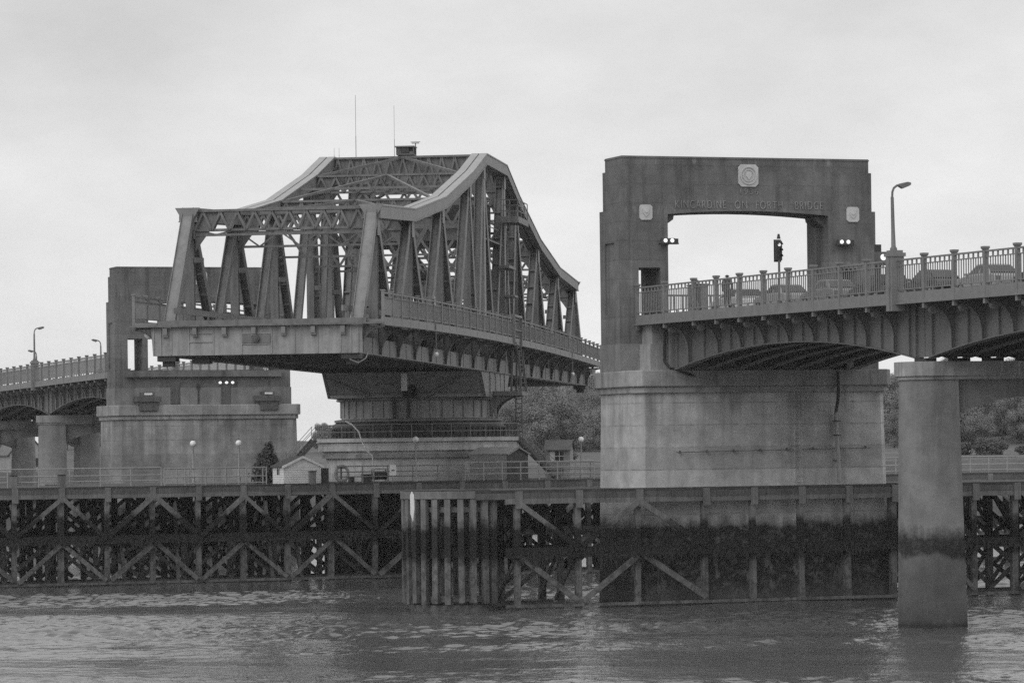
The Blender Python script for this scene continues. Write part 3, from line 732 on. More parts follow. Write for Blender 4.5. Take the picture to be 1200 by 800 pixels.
# ------------------------------------------------------------------ swing span
SW = thing('swing_bridge', 'long steel truss swing span standing turned open on its round pivot', 'swing bridge', (*PV, 0), -PH)
TW = 5.38
TOP = [(50.05,22.72),(37.46,23.32),(24.86,24.9),(12.26,27.45),(5.35,29.2)]
tops = [(-s,z) for s, z in TOP] + [(s,z) for s, z in reversed(TOP)]
bots = [-56.35,-43.75,-31.16,-18.56,-8.85,0,8.85,18.56,31.16,43.75,56.35]
def zf(s): return 15.62 + .42*(1-(s/57.)**2)
HB = [-56.9] + [round(-56.35+6.3*k, 2) for k in range(1, 18)] + [56.9]
for sx in (-1, 1):
    x = sx*TW
    # top chord: two channels with a slot between
    pts = [(s, z-.78, z) for s, z in tops]
    pts[0] = (-50.5, *pts[0][1:]); pts[-1] = (50.5, *pts[-1][1:])
    hw = .56
    m = M(); m.ribbon(pts, x-hw+.04, x-.05); m.ribbon(pts, x+.05, x+hw-.04); m.ribbon([(a, b+.25, c-.05) for a, b, c in pts], x-.05, x+.05)
    for side in (-1, 1):
        x0, x1 = sorted((x+side*(hw-.04), x+side*(hw))); m.ribbon([(a, c-.07, c-.004) for a, b, c in pts], x0, x1); m.ribbon([(a, b, b+.07) for a, b, c in pts], x0, x1)
    m.build('top_chord', 'steel_l', SW)
    m = M()
    for x0, x1 in ((x-hw+.01,x-.045),(x+.045,x+hw-.01)): m.ribbon([(a, c-.02, c+.03) for a, b, c in pts], x0, x1)
    m.build('top_plate', 'chord', SW)
    # bottom chord girder
    m = M(); m.box(x-.3,x+.3,-57,57,14.1,15.0); m.box(x-.38,x+.38,-57,57,14.05,14.1)
    for k in range(38):
        y = -55.5+3.*k; m.box(x-.325,x+.325,y-.05,y+.05,14.1,15.0)
    m.build('bottom_chord', 'steel', SW)
    for i, (s, z) in enumerate(tops):
        b0, b1 = bots[i], bots[i+1]; zt = z-.4
        if i == 0:
            m = M(); m.bar((x, b0, 14.6), (x, s, z-.1), .6, .55, (1,0,0)); m.bar((x-.31,b0-.12,14.6),(x-.31,s-.12,z-.1),.03,.62,(1,0,0)); m.bar((x+.31,b0-.12,14.6),(x+.31,s-.12,z-.1),.03,.62,(1,0,0))
            m.prism([(x-.72,z+.04),(x+.72,z+.04),(x+.34,z-.62),(x-.34,z-.62)], 'y', s-.62, s-.5); m.build('end_post', 'steel_l', SW)
            M().hbar((x,b1,14.9),(x,s,zt),.5,.55,battens=6).build('diagonal','steel',SW)
        elif i == len(tops)-1:
            m = M(); m.bar((x, b1, 14.6), (x, s, z-.1), .6, .55, (1,0,0)); m.prism([(x-.7,z+.02),(x+.7,z+.02),(x+.36,z-.6),(x-.36,z-.6)], 'y', s+.5, s+.62); m.build('end_post', 'steel_l', SW)
            M().hbar((x,b0,14.9),(x,s,zt),.5,.55,battens=6).build('diagonal','steel',SW)
        else:
            M().hbar((x,b0,14.9),(x,s,zt),.54,.6,battens=0 if s < 0 else 7).build('diagonal','steel',SW)
            M().hbar((x,b1,14.9),(x,s,zt),.5,.6,battens=7 if s < 0 else 0).build('diagonal','steel',SW)
        big = i in (4, 5)
        m = M()
        if big: m.box(x-.3,x+.3,s-.4,s+.4,14.9,z-.4)
        else: m.hbar((x,s,14.9),(x,s,zt),.46,.5,side=(0,1,0),t=.05); m.box(x-.2,x+.2,s-.18,s+.18,14.9,zt)
        m.build('vertical_post','steel_l' if big else 'steel',SW)
        g = .44
        M().box(x-.35,x-.31,s-g,s+g,z-1.75,z-.77).build('gusset_plate','steel_l',SW); M().box(x+.31,x+.35,s-g,s+g,z-1.75,z-.77).build('gusset_plate','steel_l',SW)
# transverse struts, roof bracing
for i, (s, z) in enumerate(tops):
    d = 1.9 if i in (4, 5) else 1.25
    m = M(); a = TW-.34
    m.box(-a,a,s-.3,s+.3,z-.2,z-.06); m.box(-a,a,s-.16,s+.16,z-.06-d,z+.08-d)
    n = 20 if i not in (4,5) else 22
    for k in range(n):
        x0 = -a+2*a*k/n; x1 = -a+2*a*(k+1)/n
        zz = (z-.2, z-d) if k % 2 else (z-d, z-.2)
        for yy in (s-.24, s+.24): m.bar((x0,yy,zz[0]),(x1,yy,zz[1]),.05,.13,(0,1,0))
    for sx in (-1,1):
        m.prism([(sx*a,z-.2),(sx*(a-1.7),z-.2),(sx*(a-1.1),z-.2-d*.6),(sx*(a-.35),z-d-.7),(sx*a,z-d-1.2)],'y',s-.04,s+.04)
    if i in (4,5):
        m.box(-.9,.9,s-.06,s+.06,z-d,z-.1)
        m.box(-a,a,s-.02,s+.02,z-d+.1,z-.2)
    m.build('top_strut','steel',SW)
    # lower rod of the sway frame, lattice between it and the strut
    m = M(); lo = 21.2; up = z-d+.05
    m.box(-TW+.2,TW-.2,s-.07,s+.07,lo-.07,lo+.07)
    tiers = [(lo, up)] if up-lo < 3.2 else [(lo, (lo+up)/2), ((lo+up)/2, up)]
    for q, (za, zb_) in enumerate(tiers):
        if q: m.box(-TW+.2,TW-.2,s-.08,s+.08,za-.09,za+.09)
        nk = 8 if zb_-za < 1.6 else 6
        for k in range(nk):
            x0 = -TW+.3+k*(2*TW-.6)/nk; x1 = -TW+.3+(k+1)*(2*TW-.6)/nk
            zz = (za, zb_) if k % 2 else (zb_, za)
            m.bar((x0,s,zz[0]),(x1,s,zz[1]),.06,.1 if zb_-za < 1.6 else .17,(0,1,0))
    for sx in (-1,1): m.box(*sorted((sx*(TW-.3),sx*(TW-.75))),s-.3,s+.3,lo-1.6,lo-1.3)
    m.build('sway_bracing','steel',SW)
for i in range(len(tops)-1):
    (s0,z0),(s1,z1) = tops[i], tops[i+1]
    if s1 > 0 and s0 < 0: q = [((-TW+.3,s0,z0-.14),(TW-.3,s1,z1-.14)),((TW-.3,s0,z0-.16),(-TW+.3,s1,z1-.16))]
    elif s1 <= 0: q = [((sx*(TW-.3),s0+.2,z0-.14),(0,s1,z1-.14)) for sx in (-1,1)]
    else: q = [((sx*(TW-.3),s1-.2,z1-.14),(0,s0,z0-.14)) for sx in (-1,1)]
    m = M()
    for a, b in q: m.bar(a, b, .2, .16)
    if abs(s1-s0) > 9:
        c = (s0+s1)/2; zc = (z0+z1)/2-.14; m.box(-TW+.34,TW-.34,c-.08,c+.08,zc-.1,zc+.06)
    m.build('roof_bracing','steel',SW)
# deck, footways, parapets
sp = [-57.2 + 114.4*k/24 for k in range(25)]
M().ribbon([(s, zf(s)-.05, zf(s)+.2) for s in sp], -4.95, 4.95).build('deck', 'road', SW)
m = M()
for s in HB: m.box(-5.05,5.05,s-.17,s+.17,14.25,zf(s)-.06)
for x in (-3.3,-1.1,1.1,3.3): m.ribbon([(s, zf(s)-.6, zf(s)-.07) for s in sp], x-.09, x+.09)
m.build('floor_beams', 'steel_d', SW)
for sx in (-1, 1):
    x0,x1 = sorted((sx*5.75, sx*7.02)); M().ribbon([(s, zf(s)+.12, zf(s)+.3) for s in sp], x0, x1).build('footway','path',SW)
    x0,x1 = sorted((sx*7.03, sx*7.15)); y0,y1 = sorted((sx*6.95, sx*7.24))
    m = M(); m.ribbon([(s, zf(s), zf(s)+.42) for s in sp], x0, x1); m.ribbon([(s, zf(s)-.05, zf(s)) for s in sp], y0, y1); m.build('edge_beam','rail',SW)
    for s in HB:
        # curved footway bracket
        m = M(); xr = 5.69; zt = zf(s)-.05; r = zt-14.3; r2 = 1.2
        arc = [(xr+.12+r2*(1-math.cos(k*math.pi/20)), zt-.1-r+r*math.sin(k*math.pi/20)) for k in range(11)]
        m.prism([(sx*a,b) for a,b in [(xr-.3,14.12),(xr+.12,14.12)]+arc+[(7.0,zt),(xr-.3,zt)]],'y',s-.04,s+.04)
        ed = [(xr+.12,14.12)]+arc
        for (ax,az),(bx,bz) in zip(ed[:-1],ed[1:]): m.bar((sx*ax,s,az),(sx*bx,s,bz),.28,.04,(0,1,0))
        m.build('bracket','steel',SW)
    xc = sx*7.08; m = M(); sub = [-57.2+114.4*k/72 for k in range(73)]
    m.ribbon([(s, zf(s)+1.72, zf(s)+1.8) for s in sub], xc-.06, xc+.06); m.ribbon([(s, zf(s)+1.5, zf(s)+1.55) for s in sub], xc-.035, xc+.035); m.ribbon([(s, zf(s)+.54, zf(s)+.59) for s in sub], xc-.035, xc+.035)
    for k in range(520):
        s = -57.1+.2196*k; z = zf(s); m.box(xc-.02,xc+.02,s-.024,s+.024,z+.59,z+1.5)
    par = m.build('parapet','rail',SW)
    for k in range(38):
        s = -57.1+3.0865*k; z = zf(s)
        m = M(); m.box(xc-.08,xc+.08,s-.09,s+.09,z-.12,z+1.86); m.box(xc-.12,xc+.12,s-.13,s+.13,z+1.86,z+1.93); m.build('post','rail',par)
    # inner handrail beside the truss
    xi = sx*4.8; m = M(); m.ribbon([(s, zf(s)+.8, zf(s)+1.12) for s in sp], xi-.05, xi+.05)
    for k in range(29): s = -56+4*k; m.box(xi-.05,xi+.05,s-.06,s+.06,zf(s)+.2,zf(s)+.8)
    m.build('guard_barrier','steel_l',SW)
for e in (-1, 1):
    # end girder with panels, locking gear and lugs
    def yy(a, b): return sorted((e*a, e*b))
    m = M(); m.prism([(-6.05,15.62),(5.95,15.62),(5.9,14.05),(-5.95,14.05)],'y',*yy(57.0,57.35))
    for x in (-5.9,-5.5,-4.9,-3.9,-2.5,-.9,.8,2.1,3.4,4.7,5.3,5.7): m.box(x-.035,x+.035,*yy(57.35,57.4),14.1,15.6)
    for x0,x1,z0,z1 in ((-3.9,-2.5,14.78,14.84),(-3.9,-2.5,15.25,15.29),(-.9,.8,14.62,14.68),(-.9,.8,15.2,15.25)): m.box(x0+.04,x1-.04,*yy(57.35,57.42),z0,z1)
    m.build('end_girder','pivotp',SW)
    m = M(); m.box(-.86,.76,*yy(57.36,57.46),14.7,15.18); m.build('hatch','steel',SW)
    m = M(); m.tube((-.05,e*57.46,14.94),(-.05,e*57.62,14.94),.2,14); m.tube((-.05,e*57.6,14.94),(-.05,e*57.66,14.94),.12,12); m.build('end_lock','steel_d',SW,True)
    for k in range(7):
        x = -5.2+1.68*k; m = M(); m.box(x-.12,x+.12,*yy(57.36,57.66),15.2,15.58); m.box(x-.15,x+.15,*yy(57.36,57.6),15.1,15.2); m.build('lug','steel_l',SW)
    m = M(); m.box(-7.2,7.2,*yy(57.36,57.75),15.64,15.74); m.box(-5.6,6.2,*yy(57.2,57.62),15.74,16.0); m.build('end_sill','steel',SW)
    for x in (-5.2,5.25):
        m = M(); m.box(x-.55,x+.5,*yy(56.2,57.2),13.75,14.05); m.box(x-.32,x+.32,*yy(56.5,56.9),13.45,13.75); m.build('end_bearing','iron',SW)
    M().box(-3.9,-2.9,*yy(55.8,56.6),13.6,14.06).build('wedge_motor','iron',SW)
    for sx in (e,):
        m = M(); m.sphere((sx*6.35,e*56.6,15.28),.27,14,8); m.build('lamp_globe','globe',SW,True)
        m = M(); m.tube((sx*6.35,e*56.6,15.5),(sx*6.35,e*56.6,15.62),.1,8); m.build('lamp_fitting','iron',SW)
for s, d in ((-38.5,1.35),(34,1.2)):
    m = M(); m.tube((7.2,s,zf(s)+.5),(7.2,s,zf(s)-d),.035,6); m.build('lamp_drop_pole','rail',SW)
    m = M(); m.sphere((7.2,s,zf(s)-d-.1),.15,10,6); m.build('lamp_globe','globe',SW,True)
m = M(); m.path([(5.0,-56.9,14.0),(5.2,-57.2,13.7),(5.7,-57.3,13.5),(6.1,-57.2,13.75),(6.2,-57,14.1)],.035,6); m.build('hanging_cable','steel_l',SW)
# loading girders over the pivot
pz0, pz1 = 12.3, 14.06
for sx in (-1,1):
    x0,x1 = sorted((sx*5.45, sx*5.6)); m = M()
    m.prism([(-7.4,pz1),(7.4,pz1),(5.2,pz0),(-5.2,pz0)],'x',x0,x1)
    for s in (-3.4,-.6,2.2,4.4): m.box(*sorted((sx*5.6,sx*5.66)),s-.05,s+.05,pz0+.02,pz1-.02)
    for s in (-2.9,-.1): m.box(*sorted((sx*5.6,sx*5.63)),s,s+2.2,pz0+.2,pz1-.25)
    m.build('loading_girder','steel_l',SW)
for e in (-1,1):
    def pt(x,f,o=0): return (x, e*(7.3-2.2*f+o), pz1-(pz1-pz0)*f)
    m = M(); vs = [pt(-5.44,0),pt(5.44,0),pt(5.44,1),pt(-5.44,1)]+[pt(-5.44,0,-.1),pt(5.44,0,-.1),pt(5.44,1,-.1),pt(-5.44,1,-.1)]
    m.add(vs,[(0,1,2,3),(7,6,5,4),(0,4,5,1),(1,5,6,2),(2,6,7,3),(3,7,4,0)])
    for x in (-4.4,-2.9,-1.6,-.2,.9,2.4,3.7): m.bar(pt(x,.02,-.14),pt(x,.98,-.14),.1 if x != -1.6 else .25,.2,(1,0,0))
    m.bar(pt(-5.4,.93,.08),pt(5.4,.93,.08),.2,.12,(0,0,1))
    m.build('cross_girder','pivotp',SW)
    M().bar(pt(-4.9,.35,.16),pt(-2.6,.93,.16),.16,.2,(0,0,1)).build('raking_strut','steel_l',SW); M().bar(pt(4.1,.2,.16),pt(1.6,.93,.16),.16,.2,(0,0,1)).build('raking_strut','steel_l',SW)
    m = M(); m.bar(pt(.3,.55,.2),pt(.3,.98,.2),.9,.3,(1,0,0)); m.build('gear_box','iron',SW)
m = M(); c = pt(0,0)
M().box(-.02,.38,-7.46,-7.2,12.75,13.95).build('door','white',SW)
# round drum under the loading girders
m = M(); m.lathe([(5.5,10.8),(5.5,12.28)],48)
for k in range(40):
    a = 2*math.pi*k/40; w = .1 if k % 5 else .3
    d = Vector((math.cos(a),math.sin(a),0)); m.bar(d*5.53+Vector((0,0,10.95)),d*5.53+Vector((0,0,12.2)),w,.1,Vector((-d.y,d.x,0)))
m.build('pivot_drum','pivotp',SW)
m = M(); m.lathe([(5.75,12.12),(5.85,12.15),(5.85,12.27),(5.75,12.3)],48); m.lathe([(5.85,10.62),(6.0,10.66),(6.0,10.8),(5.6,10.86)],48); m.build('drum_ring','steel',SW)
for k,a in enumerate((-98,-88)):
    d = Vector((math.cos(R(a)),math.sin(R(a)),0)); m = M(); m.tube(d*5.8+Vector((0,0,10.7)),d*5.8+Vector((0,0,12.4)),.13,10); m.build('drive_shaft','iron',SW)
# side platform, its curved bracket and ladders
m = M(); m.box(5.66,7.7,-1.8,1.4,12.62,12.72); m.box(5.66,7.7,-1.85,-1.78,12.4,12.72); m.box(7.62,7.7,-1.78,1.4,12.4,12.72); m.build('side_platform','steel',SW)
for s in (-1.4,1.0):
    arc = [(7.65-2.1*math.sin(k*math.pi/18), 10.9+1.5*math.cos(k*math.pi/18)) for k in range(10)]
    m = M(); m.prism([(7.65,12.6)]+arc+[(5.3,10.9),(5.3,12.6)],'y',s-.06,s+.06); m.build('platform_bracket','steel',SW)
def ladder(a, b, name, rails=.25, side=(1,0,0), n=None, mat_='steel'):
    a = Vector(a); b = Vector(b); sd = Vector(side); m = M()
    m.bar(a-sd*rails,b-sd*rails,.06,.08,side); m.bar(a+sd*rails,b+sd*rails,.06,.08,side)
    n = n or int((b-a).length/.32)
    for k in range(1,n): c = a+(b-a)*(k/n); m.bar(c-sd*rails,c+sd*rails,.035,.05)
    return m.build(name, mat_, SW)
ladder((7.45,.9,12.7),(7.3,-.6,16.2),'deck_ladder',.3,(.35,.94,0))
for s in (-1.6,1.2):
    m = M(); m.bar((6.9,s,12.7),(7.0,s*.8,15.6),.1,.14,(0,1,0)); m.bar((7.6,s,12.7),(7.4,s*.8,15.6),.1,.14,(0,1,0)); m.box(6.92,7.6,s*.95-.04,s*.95+.04,13.6,13.7); m.build('ladder_frame','steel_d',SW)
ladder((7.35,-.9,9.55),(7.35,-.9,12.5),'pier_ladder',.3,(.8,-.6,0),None,'steel_d')
m = M(); 
for s in (-2.0,1.9): m.box(7.0,7.3,s-.06,s+.06,15.9,18.15)
m.box(7.18,7.3,-2.0,1.9,17.95,18.1); m.box(7.18,7.28,-2.0,1.9,17.0,17.06); m.build('ladder_gate','rail',SW)
# inspection gantry hung on the right truss
m = M(); m.box(5.75,7.0,2.6,8.2,25.0,25.16); m.box(6.92,7.05,2.6,8.2,24.86,25.3); m.box(5.7,7.05,2.5,2.62,24.86,25.3)
for s in (2.7,4.5,6.3,8.1): m.box(6.95,7.01,s-.03,s+.03,25.3,26.5)
for z in (25.7,26.1,26.5): m.box(6.95,7.0,2.6,8.2,z-.03,z+.03); m.box(5.8,7.0,2.6,2.65,z-.03,z+.03)
for x in (5.8,6.4): m.box(x-.03,x+.03,2.6,2.66,25.3,26.5)
m.build('inspection_gantry','steel',SW)
ladder((5.9,3.4,16.2),(5.95,5.0,25.0),'gantry_ladder',.28,(0,1,0))
m = M(); m.box(5.7,6.6,3.2,5.2,19.55,19.7); m.box(5.75,6.5,1.2,4.9,21.55,21.75); m.build('rest_platform','steel',SW)
# engine house slung between the towers
m = M(); m.box(-4.7,4.7,-4.9,4.9,23.4,26.1); m.box(-4.9,4.9,-5.0,5.0,26.1,26.25); m.box(-4.9,4.9,-5.0,5.0,23.25,23.4)
eh = m.build('engine_house','steel',SW)
for k in range(5):
    M().box(-4.2+1.75*k,-3.2+1.75*k,-4.97,-4.91,24.7,25.7).build('window','glass',eh)
    M().box(4.71,4.76,-4.2+1.75*k,-3.2+1.75*k,24.7,25.7).build('window','glass',eh)
m = M(); m.box(4.75,5.6,-4.9,4.9,23.3,23.4); m.box(5.5,5.55,-4.9,4.9,24.3,24.36); 
m.build('engine_house_walkway','steel',SW)
# lookout cabin, masts and scanner on the top strut
zc = 29.25
m = M(); m.box(-.42,.82,-5.75,-4.6,zc-.05,zc+.06)
for x in (-.4,.78):
    for y in (-5.7,-4.65): m.box(x-.04,x+.04,y-.04,y+.04,zc,zc+.5)
m.box(-.4,.78,-4.66,-4.6,zc,zc+.5); m.box(-.4,-.12,-5.73,-5.69,zc,zc+.5); m.box(.5,.78,-5.73,-5.69,zc,zc+.2)
lc = m.build('lookout_cabin','steel_d',SW)
M().box(-.52,.86,-5.9,-4.5,zc+.5,zc+.58).build('roof','steel_l',lc)
M().box(-.1,.45,-5.72,-5.7,zc+.1,zc+.47).build('window','glass',lc)
m = M(); m.tube((.85,-5.2,zc),(.85,-5.2,zc+.78),.035,8); m.bar((.6,-5.2,zc+.8),(1.1,-5.2,zc+.8),.12,.05); m.bar((.52,-5.2,zc+.88),(1.18,-5.2,zc+.88),.16,.03); m.build('scanner','steel_d',SW)
for x, y, h, r in ((-3.35,-5.3,4.4,.018),(-.62,-5.3,3.6,.014),(-4.9,-5.3,.75,.012),(-4.55,-5.3,.75,.012)):
    m = M(); m.tube((x,y,29.1),(x,y,29.1+h*.35),r*1.3,6); m.tube((x,y,29.1+h*.35),(x,y,29.1+h),r*.8,6); m.build('antenna','steel_d',SW)

# ------------------------------------------------------------------ pivot pier
PP = thing('pivot_pier', 'round concrete pivot pier with stepped coping under the swing span', 'bridge pier', (*PV, 0), 0)
def ngon(r, n=16, a0=None):
    a0 = math.pi/n+TH if a0 is None else a0
    return [(r*math.cos(2*math.pi*k/n+a0), r*math.sin(2*math.pi*k/n+a0)) for k in range(n)]
M().frustum(ngon(6.75), ngon(6.65), -3, 8.12).build('pier_shaft','pivot',PP)
M().prism(ngon(6.95),'z',8.12,8.38).build('lower_moulding','coping',PP)
M().prism(ngon(6.8),'z',8.38,8.62).build('neck','pivot',PP)
M().prism(ngon(7.2),'z',8.62,9.15).build('coping','pivot',PP)
M().prism(ngon(7.05),'z',9.15,9.24).build('upper_neck','pivot',PP)
M().prism(ngon(7.4),'z',9.24,9.5).build('platform','pivot',PP)
m = M(); m.lathe([(6.1,9.5),(6.1,10.3),(5.9,10.62)],48)
for k in range(72):
    a = 2*math.pi*k/72; d = Vector((math.cos(a),math.sin(a),0)); m.bar(d*6.12+Vector((0,0,9.6)),d*6.12+Vector((0,0,10.2)),.1,.12,Vector((-d.y,d.x,0)))
m.build('roller_path','iron',PP)
ring = ngon(7.25); m = M()
for z in (9.95,10.45):
    for a, b in zip(ring, ring[1:]+ring[:1]): m.bar((*a,z),(*b,z),.05,.05)
rl = m.build('platform_railing','rail',PP)
for a, b in zip(ring, ring[1:]+ring[:1]):
    for f in (0.,.5): M().tube((a[0]+(b[0]-a[0])*f,a[1]+(b[1]-a[1])*f,9.5),(a[0]+(b[0]-a[0])*f,a[1]+(b[1]-a[1])*f,10.48),.03,6).build('post','rail',rl)
def stairs(label, top, bot, wide=.9):
    top = Vector(top); bot = Vector(bot); d = bot-top; hd = Vector((d.x,d.y,0)).normalized(); sd = Vector((-hd.y,hd.x,0))
    t = thing('steel_stair', label, 'stairs', tuple(bot)); o = -bot
    for s in (-1,1):
        q = sd*(s*wide/2)
        M().bar(top+o+q, bot+o+q, .06, .26, sd).build('stringer','steel_d',t)
        m = M()
        for h in (.5,.95): m.bar(top+o+q+Vector((0,0,h)), bot+o+q+Vector((0,0,h)), .035, .035)
        for f in (.02,.35,.68,.98): c = top+o+q+d*f; m.bar(c, c+Vector((0,0,.98)), .035, .035, hd)
        m.build('handrail','rail',t)
    m = M(); n = 13
    for k in range(n): c = top+o+d*((k+.5)/n); m.bar(c-sd*(wide/2-.03), c+sd*(wide/2-.03), .24, .04, hd)
    m.build('treads','steel_d',t)
stairs('steel stair with open handrails down the right side of the pivot pier', (.35,259.5,9.45), (3.2,260.6,6.52))
stairs('steel stair climbing the left side of the pivot pier behind the white hut', (-13.95,258.5,9.45), (-16.6,257.5,6.52))

# ------------------------------------------------------------------ timber jetties
def jetty(label, root, rz, X, rows, deck, z=6.5, front_only=None, peaks=(), nobrace=(), extra=()):
    n = len(X)
    t = thing('timber_jetty', label, 'jetty', tuple(root), rz)
    x0 = X[0]-.8; x1 = X[-1]+.8
    for a, b, y0, y1 in deck:
        m = M(); m.box(a,b,y0,y1,z-.16,z)
        k = int((b-a)/.3)
        m.build('deck_boards','planks',t)
        nb = max(1,round((b-a)/5.5))
        for k in range(nb):
            ja = random.uniform(-.02,.03); M().box(a+(b-a)*k/nb+.012,a+(b-a)*(k+1)/nb-.012,y0-.02-ja,y0+.2,z-.47-random.uniform(0,.04),z-.163).build('edge_beam','timber_e',t)
        m = M()
        for q in range(int((y1-y0)/2.6)+1): m.box(a+.1,b-.1,y0+.5+q*2.6,y0+.75+q*2.6,z-.45,z-.165)
        m.build('deck_joists','timber',t)
    for r, d in enumerate(rows):
        rng = random.Random(r+int(X[0]*10))
        for k in range(n):
            if r and front_only and front_only(X[k]): continue
            x = X[k]+(rng.uniform(-.12,.12) if r else rng.uniform(-.05,.05)); w = .17
            tilt = rng.uniform(-.11,.11); w *= rng.uniform(.85,1.12)
            if r == 0: M().box(x-.2,x+.2,-.3,-.205,z-1.0,z-.06).build('pile_head','timber',t)
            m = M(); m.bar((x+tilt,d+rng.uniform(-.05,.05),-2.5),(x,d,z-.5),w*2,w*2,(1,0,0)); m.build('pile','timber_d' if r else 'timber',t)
        for zz, h in ((3.02,.27),(z-.62,.14),(.16,.08)):
            segs = [(x0,x1)]
            if r and front_only:
                segs = []; st = None
                for k in range(n):
                    a = X[k]; good = not front_only(a)
                    if good and st is None: st = a
                    if st is not None and (not good or k == n-1): segs.append((st-.5, (a if good else X[k-1])+.5)); st = None
            for a, b in segs:
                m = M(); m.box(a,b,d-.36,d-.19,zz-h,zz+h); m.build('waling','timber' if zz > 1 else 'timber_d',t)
    # front bracing, one timber each, meeting in peaks at every other pile
    for k in range(n-1):
        xa = X[k]; xb = X[k+1]
        if k in nobrace: continue
        up = (k+1) in peaks
        for zl, zh in ((3.25,z-.75),(.35,2.75)):
            a, b = ((xa+.15,zl),(xb-.1,zh)) if up else ((xa+.1,zh),(xb-.15,zl))
            jz = random.uniform(-.12,.12); jw = random.uniform(.24,.36)
            M().bar((a[0],-.3 if up else -.27,a[1]+jz),(b[0],-.3 if up else -.27,b[1]+random.uniform(-.14,.1)),.12,jw,(0,1,0)).build('brace','timber',t)
    m = M(); rng = random.Random(21)
    for k in range(int((x1-x0)*16)):
        x = rng.uniform(x0,x1); w = rng.uniform(.04,.13); L_ = rng.uniform(.08,.5)*(1+.5*math.sin(x*1.7)); y = -.375-rng.uniform(0,.06); zt = 2.78+rng.uniform(0,.5)
        kk = len(m.v); m.v += [(x-w,y,zt),(x+w,y,zt),(x+w*.5,y+.02,zt-L_*.7),(x+rng.uniform(-.05,.05),y+.01,zt-L_)]; m.f.append((kk,kk+1,kk+2,kk+3))
    m.build('seaweed','weed',t,kind='stuff')
    rng = random.Random(31)
    for k in range(n-1):
        if k in nobrace or rng.random() < .45: continue
        xa, xb = X[k], X[k+1]; q = rng.uniform(.25,.75); b_ = xa+(xb-xa)*q
        m = M(); m.bar((b_+rng.uniform(-.5,.5),.9,.1),(b_+rng.uniform(-.7,.7),.6,rng.choice((2.9,5.4))),.2,.22,(0,1,0)); m.build('raking_prop','timber',t)
    if extra:
        m = M(); rng = random.Random(9)
        for d in extra:
            for k in range(n):
                if front_only and front_only(X[k]): continue
                x = X[k]+rng.uniform(-.6,.6); m.bar((x,d,-2.5),(x,d,z-.5),.38,.38,(1,0,0))
                if k: 
                    m.bar((X[k-1],d,3.1),(X[k],d,z-.8),.1,.26,(0,1,0)); m.bar((X[k-1],d,2.8),(X[k],d,.3),.1,.26,(0,1,0))
            m.box(x0,x1,d-.15,d+.15,2.75,3.3); m.box(x0,x1,d-.15,d+.15,z-.9,z-.55)
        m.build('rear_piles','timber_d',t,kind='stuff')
    m = M(); rng = random.Random(3)
    for r, d in enumerate(rows):
        for k in range(n-1):
            xa = X[k]; xb = X[k+1]
            if r == 0: continue
            if front_only and (front_only(xa) or front_only(xb)): continue
            for zl, zh in ((3.2,z-.8),(.3,2.8)):
                if rng.random() < .85: m.bar((xa,d+.2,zl),(xb,d+.2,zh),.1,.24,(0,1,0))
                if rng.random() < .6: m.bar((xa,d-.2,zh),(xb,d-.2,zl),.1,.24,(0,1,0))
    # cross braces from row to row
    for k in range(n):
        x = X[k]
        if front_only and front_only(x): continue
        for d0, d1 in zip(rows[:-1], rows[1:]):
            m.bar((x+.2,d0,3.2),(x+.2,d1,z-.8),.1,.24,(1,0,0)); m.bar((x-.2,d0,2.6),(x-.2,d1,.4),.1,.24,(1,0,0)); m.bar((x+.2,d0,3.0),(x+.2,d1,3.0),.12,.26,(1,0,0))
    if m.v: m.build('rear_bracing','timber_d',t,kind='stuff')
    return t, x0, x1
root = JC(0,0)
CX_ = [-46.6+3.085*k for k in range(33)]
jetty('long timber jetty on crossed piles carrying the huts around the pivot pier', root, TH, CX_, (.15,3.4,6.6),
      [(-48,54,-.2,15.0),(-14,19,15.0,26)], peaks=[k for k in range(33) if k % 2 == 1], extra=(10.,14.))
rroot = B(0,-2.75)
def near_pier(x): return -9.3 < x < 9.0
RX = [-14.9,-11.5,-8.0,-4.0,-1.17,1.7,4.55,7.35,9.85,12.4,14.95,18.0,21.,24.,27.]
jetty('timber fender jetty on piles in front of the lettered gateway pier', rroot, TH, RX, (.15,3.0,5.6), [(-17.4,27.8,-.2,.35),(-17.4,-8.8,.35,6.6),(8.7,27.8,.35,6.6)], z=6.4,
      front_only=near_pier, peaks=(0,2,8,11,13), nobrace=(3,4,5,6,9))
# round end of the fender
cd = B(-17.4, .15)
t = thing('timber_dolphin', 'rounded timber fender end of close upright piles at the waterside', 'fender', (cd.x,cd.y,0), TH)
rr = 2.85; angs = [R(78+ a) for a in (0,14,28,41,54,67,80,93,106,120,135,150,165,180,196)]
for a in [R(270+24)]+[R(270 + 12 - 13.6*k) for k in range(14)]:
    x, y = rr*math.cos(a), rr*math.sin(a)
    m = M(); q = random.uniform(-.04,.04); m.bar((x+q,y,random.uniform(.3,.42)),(x,y,5.95),.32,.3,(-math.sin(a),math.cos(a),0)); m.build('fender_pile','timber',t)
for z, h, r in ((6.18,.2,3.05),(3.05,.24,2.62),(5.4,.14,2.6),(.62,.16,2.6),(.12,.16,2.55)):
    pts = [(r*math.cos(R(a)),r*math.sin(R(a))) for a in range(296,85,-10)]; inn = [(p_[0]*.86,p_[1]*.86) for p_ in reversed(pts)]
    m = M(); m.prism(pts+inn,'z',z-h,z+h); m.build('ring_waling','timber',t)
m = M(); m.prism([(r_*math.cos(R(a)),r_*math.sin(R(a))) for r_ in (2.9,) for a in range(290,85,-12)],'z',6.39,6.45); m.build('deck_boards','planks',t)
